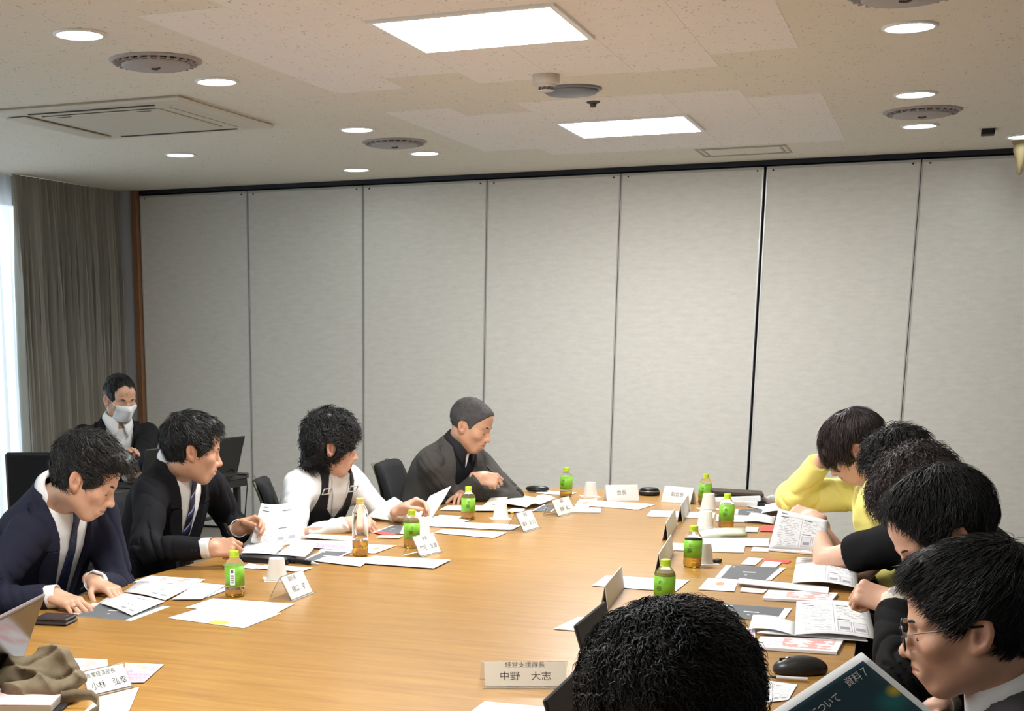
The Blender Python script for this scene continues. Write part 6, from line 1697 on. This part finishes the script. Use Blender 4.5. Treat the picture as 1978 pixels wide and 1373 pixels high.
def tall_bottle(p, label):
    o = empty('clear_bottle', p)
    prof = [(.0001, .001), (.026, .001), (.0305, .006), (.0315, .014), (.0300, .034), (.0315, .04), (.0315, .165), (.030, .175), (.022, .192), (.0145, .204), (.0140, .215)]
    MB().lathe(prof, 28).build('body', M_pet, o, smooth=True)
    MB().lathe([(max(.0001, r - .0012), max(z, .0025)) for r, z in prof if z < .062] + [(.0303, .062), (.0001, .062)], 28).build('tea', M_tea, o)
    MB().lathe([(.0165, .205), (.0165, .209), (.0155, .210), (.0155, .224), (.014, .226), (.0001, .226)], 24).build('cap', M_capy, o)
    return tag(o, label, 'bottle')
tall_bottle(az(696, 1074, .70), 'tall unlabelled bottle with a yellow cap, a third full of tea')
M_cup = mat('paper_cup', (.93, .915, .885), .75)
def cup(p, label):
    o = empty('paper_cup', p)
    MB().lathe([(.0365, .0005), (.0372, .002), (.0365, .004), (.0268, .073), (.0262, .0745), (.0240, .0745), (.0238, .071), (.0001, .071)], 32).build('wall', M_cup, o, smooth=True)
    MB().lathe([(.0368, .0006), (.0383, .0022), (.0368, .0042)], 32).build('rolled_rim', M_cup, o, smooth=True)
    return tag(o, label, 'cup', 'upturned paper cups')
def napkin(p, rz, label, s=.047):
    o = MB().box((-s, -s, .0004), (s, s, .0014)).build('napkin', PT['blank']); o.location = p; o.rotation_euler = (0, 0, rz); return tag(o, label, 'napkin', 'square paper napkins')
for (u, v), lb in (((535, 1119), 'behind the barcode bottle'), ((815, 1034), 'beside the second tilted name stand'), ((967, 1002), 'in front of the cropped-hair man'), ((1140, 959), 'at the far end by the chairman stand'), ((1368, 983), 'beside the deputy chairman stand bottle'), ((1362, 1020), 'behind the pale green folder'), ((1358, 1087), 'behind the lone tea bottle')):
    p = az(u, v, .70); napkin(p, .5, 'square white napkin under the paper cup ' + lb); p = p + V3(0, 0, .0016); cup(p, 'upturned white paper cup ' + lb)
M_acr = mat('acrylic_clear', (.97, .97, .96), .03, trans=.93, ior=1.15)
def name_stand(label, b0, b1, h=.072, lean=28, lines=(), clear=True, flip=1, ink=None, foot=.06, card=None, shift=0):
    """folded stand: front face rises from the table line b0-b1 and leans back; the second leaf comes down behind"""
    b0, b1 = np.asarray(b0, float), np.asarray(b1, float); w = np.linalg.norm(b1 - b0); u = unit(b1 - b0); ctr = (b0 + b1) / 2
    nb_ = V3(-u[1], u[0], 0) * flip               # direction the face leans to (away from the viewer of the text)
    o = empty('name_stand', ctr); a = math.radians(lean); e = V3(0, 0, 1) * math.cos(a) + nb_ * math.sin(a); nf = unit(np.cross(u, e))
    if nf @ nb_ > 0: nf = -nf
    def slab(org, e1, e2, n_, l1, l2, t, nm, m_, par=o):
        Mx = Matrix.Identity(4)
        for i in range(3): Mx[i][0], Mx[i][1], Mx[i][2], Mx[i][3] = e1[i], e2[i], n_[i], org[i]
        return MB().box((0, 0, 0), (l1, l2, t), M=Mx).build(nm, m_, par, world=True)
    top = b0 + e * h; back_foot = b0 + nb_ * (2 * h * math.sin(a)); e2 = unit(top - back_foot); n2 = np.cross(u, e2); z1 = V3(0, 0, .0008)
    if clear:
        slab(b0 + z1 - nf * .0012, u, e, nf, w, h, .002, 'front_leaf', M_acr); slab(back_foot + z1, u, e2, n2, w, h, .002, 'rear_leaf', M_acr)
        slab(b0 + z1 - nb_ * .012, u, nb_, V3(0, 0, 1), w, .014, .002, 'front_lip', M_acr)
        slab(b0 + z1 + u * .006 + e * .003 + nf * .001, u, e, nf, w - .012, h - .006, .0008, 'card', card or M_card)
        off = .0020
    else:
        slab(b0 + z1, u, e, nf, w, h, .0012, 'front_leaf', M_card); slab(back_foot + z1, u, e2, n2, w, h, .0012, 'rear_leaf', M_card); off = .0014
    for txt, fx, fy, sz in lines:
        me = text_parts(txt, sz).copy(); c = b0 + z1 + u * (w * fx) + e * (h * fy) + nf * off
        Mx = Matrix.Identity(4)
        uu = u if np.cross(u, e) @ nf > 0 else -u
        for i in range(3): Mx[i][0], Mx[i][1], Mx[i][2], Mx[i][3] = uu[i], e[i], nf[i], c[i]
        me.transform(Mx); link('lettering', me, ink or M_inkg, o, world=True)
    return tag(o, label, 'name stand', 'name stands')
NS = lambda a, b_: (az(*a, .70), az(*b_, .70))
name_stand('tilted name stand before the upturned cup and barcode bottle', *NS((562, 1161), (605, 1144)), h=.085, lines=(('副区長', .42, .80, .018), ('樋口　学', .52, .36, .024)))
name_stand('tilted name stand beside the small bottle in front of the dungarees', *NS((811, 1076), (853, 1066)), h=.085, lines=(('委員', .5, .80, .018), ('竹垣　友輝', .52, .36, .024)))
name_stand('tilted name stand by the pen with a gold band', *NS((1011, 1028), (1042, 1019)), h=.090, lines=(('委員', .5, .80, .018), ('藤井　あづ江', .52, .34, .022)))
name_stand('tilted name stand in front of the grey jacket booklet', *NS((1078, 998), (1112, 989)), h=.085, lines=(('委員', .5, .80, .018), ('齋藤　聡之', .52, .34, .022)))
name_stand('white chairman name stand at the far end', *NS((1172, 968), (1234, 967)), h=.085, lean=22, clear=False, lines=(('会長', .48, .5, .026),))
name_stand('white deputy chairman name stand at the far end', *NS((1277, 969), (1333, 974)), h=.085, lean=22, clear=False, lines=(('副会長', .5, .5, .024),))
name_stand('name stand by the khaki bag with handwritten-style black characters', *NS((170, 1347), (258, 1326)), h=.066, lean=34, lines=(('産業経済部長', .44, .76, .0145), ('小林　弘幸', .53, .32, .0215)), ink=M_ink)
name_stand('clear acrylic name stand beside the head with wavy black hair', *NS((932, 1328), (1100, 1328)), h=.070, lean=38, lines=(('経営支援課長', .50, .84, .0165), ('中野　大志', .50, .40, .0255)), ink=mat('ink_brown', (.22, .17, .13), .6), card=mat('card_backlit', (.80, .755, .68), .7))
for (a, b_), lb in ((((1308, 1008), (1323, 984)), 'name stand seen edge-on near the deputy chairman sheet'), (((1279, 1044), (1297, 1014)), 'name stand seen edge-on left of the lone cup'), (((1264, 1109), (1289, 1068)), 'name stand seen edge-on left of the lone tea bottle'), (((1159, 1177), (1192, 1135)), 'name stand seen edge-on behind the open laptop screen')):
    name_stand(lb, *NS(a, b_), h=.075, lean=9, flip=-1, clear=False)

# ================================================================== laptops, mouse, bag and papers near the camera
M_lapg = mat('laptop_mauve', (.50, .46, .465), .5)
t1 = az(1106, 1212, .905); t2 = az(1158, 1170, .905)     # top edge of the farther screen
def near_laptop(label, ta, tb, h, ang, width, **k):
    """laptop whose lid's top edge runs from ta toward tb; user sits on the +x side"""
    u = unit(tb - ta); u[2] = 0; u = unit(u); b = V3(u[1], -u[0], 0); b = b if b[0] > 0 else -b
    a = math.radians(ang); base = ta - (b * math.cos(a) + V3(0, 0, 1) * math.sin(a)) * h; base[2] = .7008
    return laptop(label, base, base + u * width, b, ang, h=h, **k)
near_laptop('open black laptop behind the wavy black head, farther of the two', t1, t2, .205, 108, .30)
ta = az(1046, 1357, .905); near_laptop('open black laptop with a keyed sticker, nearest the wavy black head', ta, ta + unit(t2 - t1) * .3, .205, 108, .30, sticker=('in', .008, .165, .030, .018, M_stick))
# grey laptop at the left edge: lid back toward the table
ta = az(95, 1177, .88); tbm = az(38, 1306, .705); u = unit(az(0, 1211, .90) - ta); u[2] = 0; u = unit(u)
laptop('open grey laptop seen from behind beside the khaki bag', tbm, tbm + u * .31, V3(-abs(u[1]), u[0] * np.sign(-u[1]) if abs(u[1]) > 0 else 0, 0), 112, h=.215, col=M_lapg)
p0 = az(100, 1325, .70); M_khaki = mat('bag_khaki', (.47, .42, .33), .85, noise=.25, nscale=60, bump=.3, bscale=500)
q = lambda u, v, z: az(u, v, z)
def bag():
    P = [(q(-26, 1322, .735), q(37, 1303, .745), .020, .030), (q(37, 1305, .745), q(100, 1280, .775), .034, .026), (q(94, 1284, .775), q(119, 1264, .805), .022, .009), (q(119, 1266, .80), q(145, 1312, .748), .010, .012), (q(92, 1310, .745), q(130, 1312, .745), .040, .024), (q(32, 1338, .725), q(127, 1335, .728), .024, .024)]
    G = Groups()
    for a, b_, r0, r1 in P: G.add((a + b_) / 2, np.linalg.norm(a - b_) / 2 + .07, lambda p, a=a, b_=b_, r0=r0, r1=r1: capsule(p, a, b_, r0, r1), .03)
    def f(p):
        d = G(p); c1 = (1 - np.abs(np.sin(p @ V3(26, 34, 22) + 1.8 * wob(p, 16, 1.0)))) ** 2; c2 = (1 - np.abs(np.sin(p @ V3(-30, 24, 44) + 2.0 * wob(p, 20, 3.0)))) ** 2.5
        return smax(d - .012 * c1 + .010 * c2 - .006, .7012 - p[:, 2], .003)
    lo, hi = G.bounds(.02); V, Q = largest(*surfnet(f, lo, hi, .0035, 1)); org = V.mean(0); org[2] = .7012
    o = link('cloth_bag', np_mesh('cloth_bag', V - org, Q), M_khaki); o.location = org
    pts = [q(118, 1345, .730), q(150, 1340, .735), q(178, 1342, .735), q(192, 1355, .728), q(190, 1372, .715), q(170, 1385, .705)]
    strap = np.array([[p + V3(0, 0, -.012), p + V3(0, 0, .012)] for p in pts]); MB().grid(strap, .003).build('strap', M_khaki, o, smooth=True, world=True)
    tag(o, 'crumpled khaki cloth bag with a loose strap', 'bag')
bag()
o = empty('document_binder', az(50, 1362, .70), math.radians(20)); bx = lambda lo, hi, nm, m_, R=None: MB().box(lo, hi, M=R, bev=.002).build(nm, m_, o)
bx((-.16, -.10, .001), (.10, .10, .008), 'black_cover', Mbag); bx((-.155, -.095, .008), (.085, .095, .026), 'paper_block', PT['beige']); bx((-.155, -.095, .026), (.085, .095, .028), 'pink_cover', PT['pink'])
MB().box((-.035, -.006, 0), (.0, .012, .012), M=Matrix.Translation((.055, .09, .024)), bev=.002).build('binder_clip', mat('clip_black', (.12, .11, .16), .35), o); MB().tube([(.035, .085, .033), (.03, .06, .031), (.045, .055, .031), (.05, .08, .033)], .0012, 5).build('clip_wire', M_cmet, o)
tag(o, 'pink-topped paper stack in a black binder with a binder clip', 'binder')
# mouse
G = Groups(); mc = az(1545, 1300, .70); mr = math.radians(25); mA = np.array([[math.cos(mr), math.sin(mr), 0], [-math.sin(mr), math.cos(mr), 0], [0, 0, 1]])
def mf(p):
    l = (p - mc) @ mA.T
    d = smin(ell(l, (.0, 0, .012), (.070, .040, .034)), ell(l, (.018, .022, .010), (.040, .030, .020)), .012)
    return smax(d, .0016 - l[:, 2], .003)
V, Q = surfnet(mf, mc - .09, mc + .09, .0025, 1); o = link('computer_mouse', np_mesh('computer_mouse', V - mc, Q), mat('mouse_dark', (.16, .155, .15), .35)); o.location = mc
MB().lathe([(.0001, -.004), (.010, -.004), (.011, 0), (.010, .004), (.0001, .004)], 16, M=Matrix.Rotation(mr, 4, 'Z') @ Matrix.Translation((-.032, -.002, .034)) @ Matrix.Rotation(math.pi / 2, 4, 'X')).build('scroll_wheel', M_cmet, o)
MB().box((-.055, -.0006, .0), (-.012, .0006, .0405), M=Matrix.Rotation(mr, 4, 'Z')).build('button_gap', M_black, o)
tag(o, 'dark ergonomic computer mouse at the table edge', 'mouse')
pe0, pe1 = az(1486, 1307, .707), az(1560, 1312, .707)
o = MB().tube([pe0 + (pe1 - pe0) * .18, pe1], [.0048, .0048], 10).build('pen', mat('pen_white', (.86, .85, .84), .4)); MB().tube([pe0, pe0 + (pe1 - pe0) * .18], [.001, .0042], 10).build('pen_tip', M_cplas, o); tag(o, 'white ballpoint pen with a dark tip below the mouse', 'pen')

# ================================================================== things held in the hand
def held_page(name, label, C, kind, bulge, axis=0, n=10, th=.0006, cat='paper', group='held pages'):
    """C: four world corners (near-left, far-left, far-right, near-right of the print); bulge along its normal"""
    C = [np.asarray(c, float) for c in C]; nrm = unit(np.cross(C[3] - C[0], C[1] - C[0])); P = np.zeros((n, n, 3))
    for i in range(n):
        for j in range(n):
            a, b_ = j / (n - 1), i / (n - 1); p = (C[0] * (1 - a) + C[3] * a) * (1 - b_) + (C[1] * (1 - a) + C[2] * a) * b_
            P[i, j] = p + nrm * bulge * math.sin(math.pi * (b_ if axis == 0 else a))
    org = P.mean((0, 1)); o = MB().grid(P - org, th).build(name, PT[kind], smooth=True); o.location = org
    return tag(o, label, cat, group)
sB = BUILT['B']; tB = 5.62
held_page('raised_page', 'large printed page lifted by the man with the striped tie', [ad(484, 1047, 5.50), ad(505, 972, 5.62), ad(597, 960, 5.78), ad(579, 1048, 5.62)], 'boxes', -.03, axis=1)
held_page('raised_page', 'grey underside of a page lifted by the person in dungarees', [ad(708, 998, 6.30), ad(762, 959, 6.45), ad(824, 1000, 6.42), ad(800, 1012, 6.30)], 'beige', .01)
held_page('raised_page', 'white printed page tilted up by the person in dungarees', [ad(802, 1000, 6.35), ad(830, 958, 6.42), ad(872, 938, 6.50), ad(826, 1012, 6.38)], 'text', .01)
g0 = lambda zx, zy, t: ad(1260 + zx / 4.0386, 940 + zy / 4.0386, t)
held_page('raised_page', 'white printed page held upright beside the black t-shirt', [g0(908, 482, 5.02), g0(985, 172, 5.10), g0(1372, 262, 5.08), g0(1355, 500, 5.00)], 'boxes', .006)
# dark teal booklet of the man with glasses
bk = [ad(1452, 1400, 2.02), ad(1664, 1259, 2.12), ad(1845, 1410, 2.10), ad(1640, 1560, 2.0)]
o = held_page('booklet', 'dark teal booklet with white lettering held by the man in glasses', bk, 'teal', .004, th=.004, cat='booklet', group='held booklets')
C = bk; e1 = unit(C[3] - C[0]); e1 = unit(C[2] - C[1]); e2 = unit(C[1] - C[0]); nrm = unit(np.cross(e1, e2)); rd = V3(0, 0, 0)
def book_text(txt, a, b_, sz):
    me = text_parts(txt, sz).copy(); p = C[0] * (1 - a) * (1 - b_) + C[3] * a * (1 - b_) + C[1] * (1 - a) * b_ + C[2] * a * b_ + nrm * .0052
    X = unit(C[1] - C[0]); Y = np.cross(nrm, X); Mx = Matrix.Identity(4)
    for i in range(3): Mx[i][0], Mx[i][1], Mx[i][2], Mx[i][3] = X[i], Y[i], nrm[i], p[i]
    me.transform(Mx); link('lettering', me, mat('ink_white', (.95, .95, .95), .6), o, world=True)
book_text('資料７', .16, .80, .017); book_text('について', .21, .465, .016)
# pens in hands
def held_pen(s, n, label, d, m_=None, L=.135):
    c, r, fn, tips, A = s.hands[n]; w = s.wr[n]; g = w + V3(.030, .098, -.046) @ A; d = unit(np.asarray(d, float))
    o = MB().tube([g + d * L * .72, g - d * L * .18], [.0052, .0046], 10).build('pen', m_ or M_cplas, smooth=False); MB().tube([g - d * L * .18, g - d * L * .28], [.0042, .0008], 8).build('pen_tip', M_cmet, o); MB().tube([g + d * L * .70 + V3(0, 0, .005), g + d * L * .40 + V3(0, 0, .005)], [.0016, .0016], 6).build('pen_clip', M_cmet, o)
    return tag(o, label, 'pen')
held_pen(BUILT['B'], 'R', 'black pen in the hand of the man with the striped tie', (-.35, -.25, .85))
held_pen(BUILT['D'], 'R', 'dark pen in the hand of the man in the grey jacket', (-.6, .1, .6))
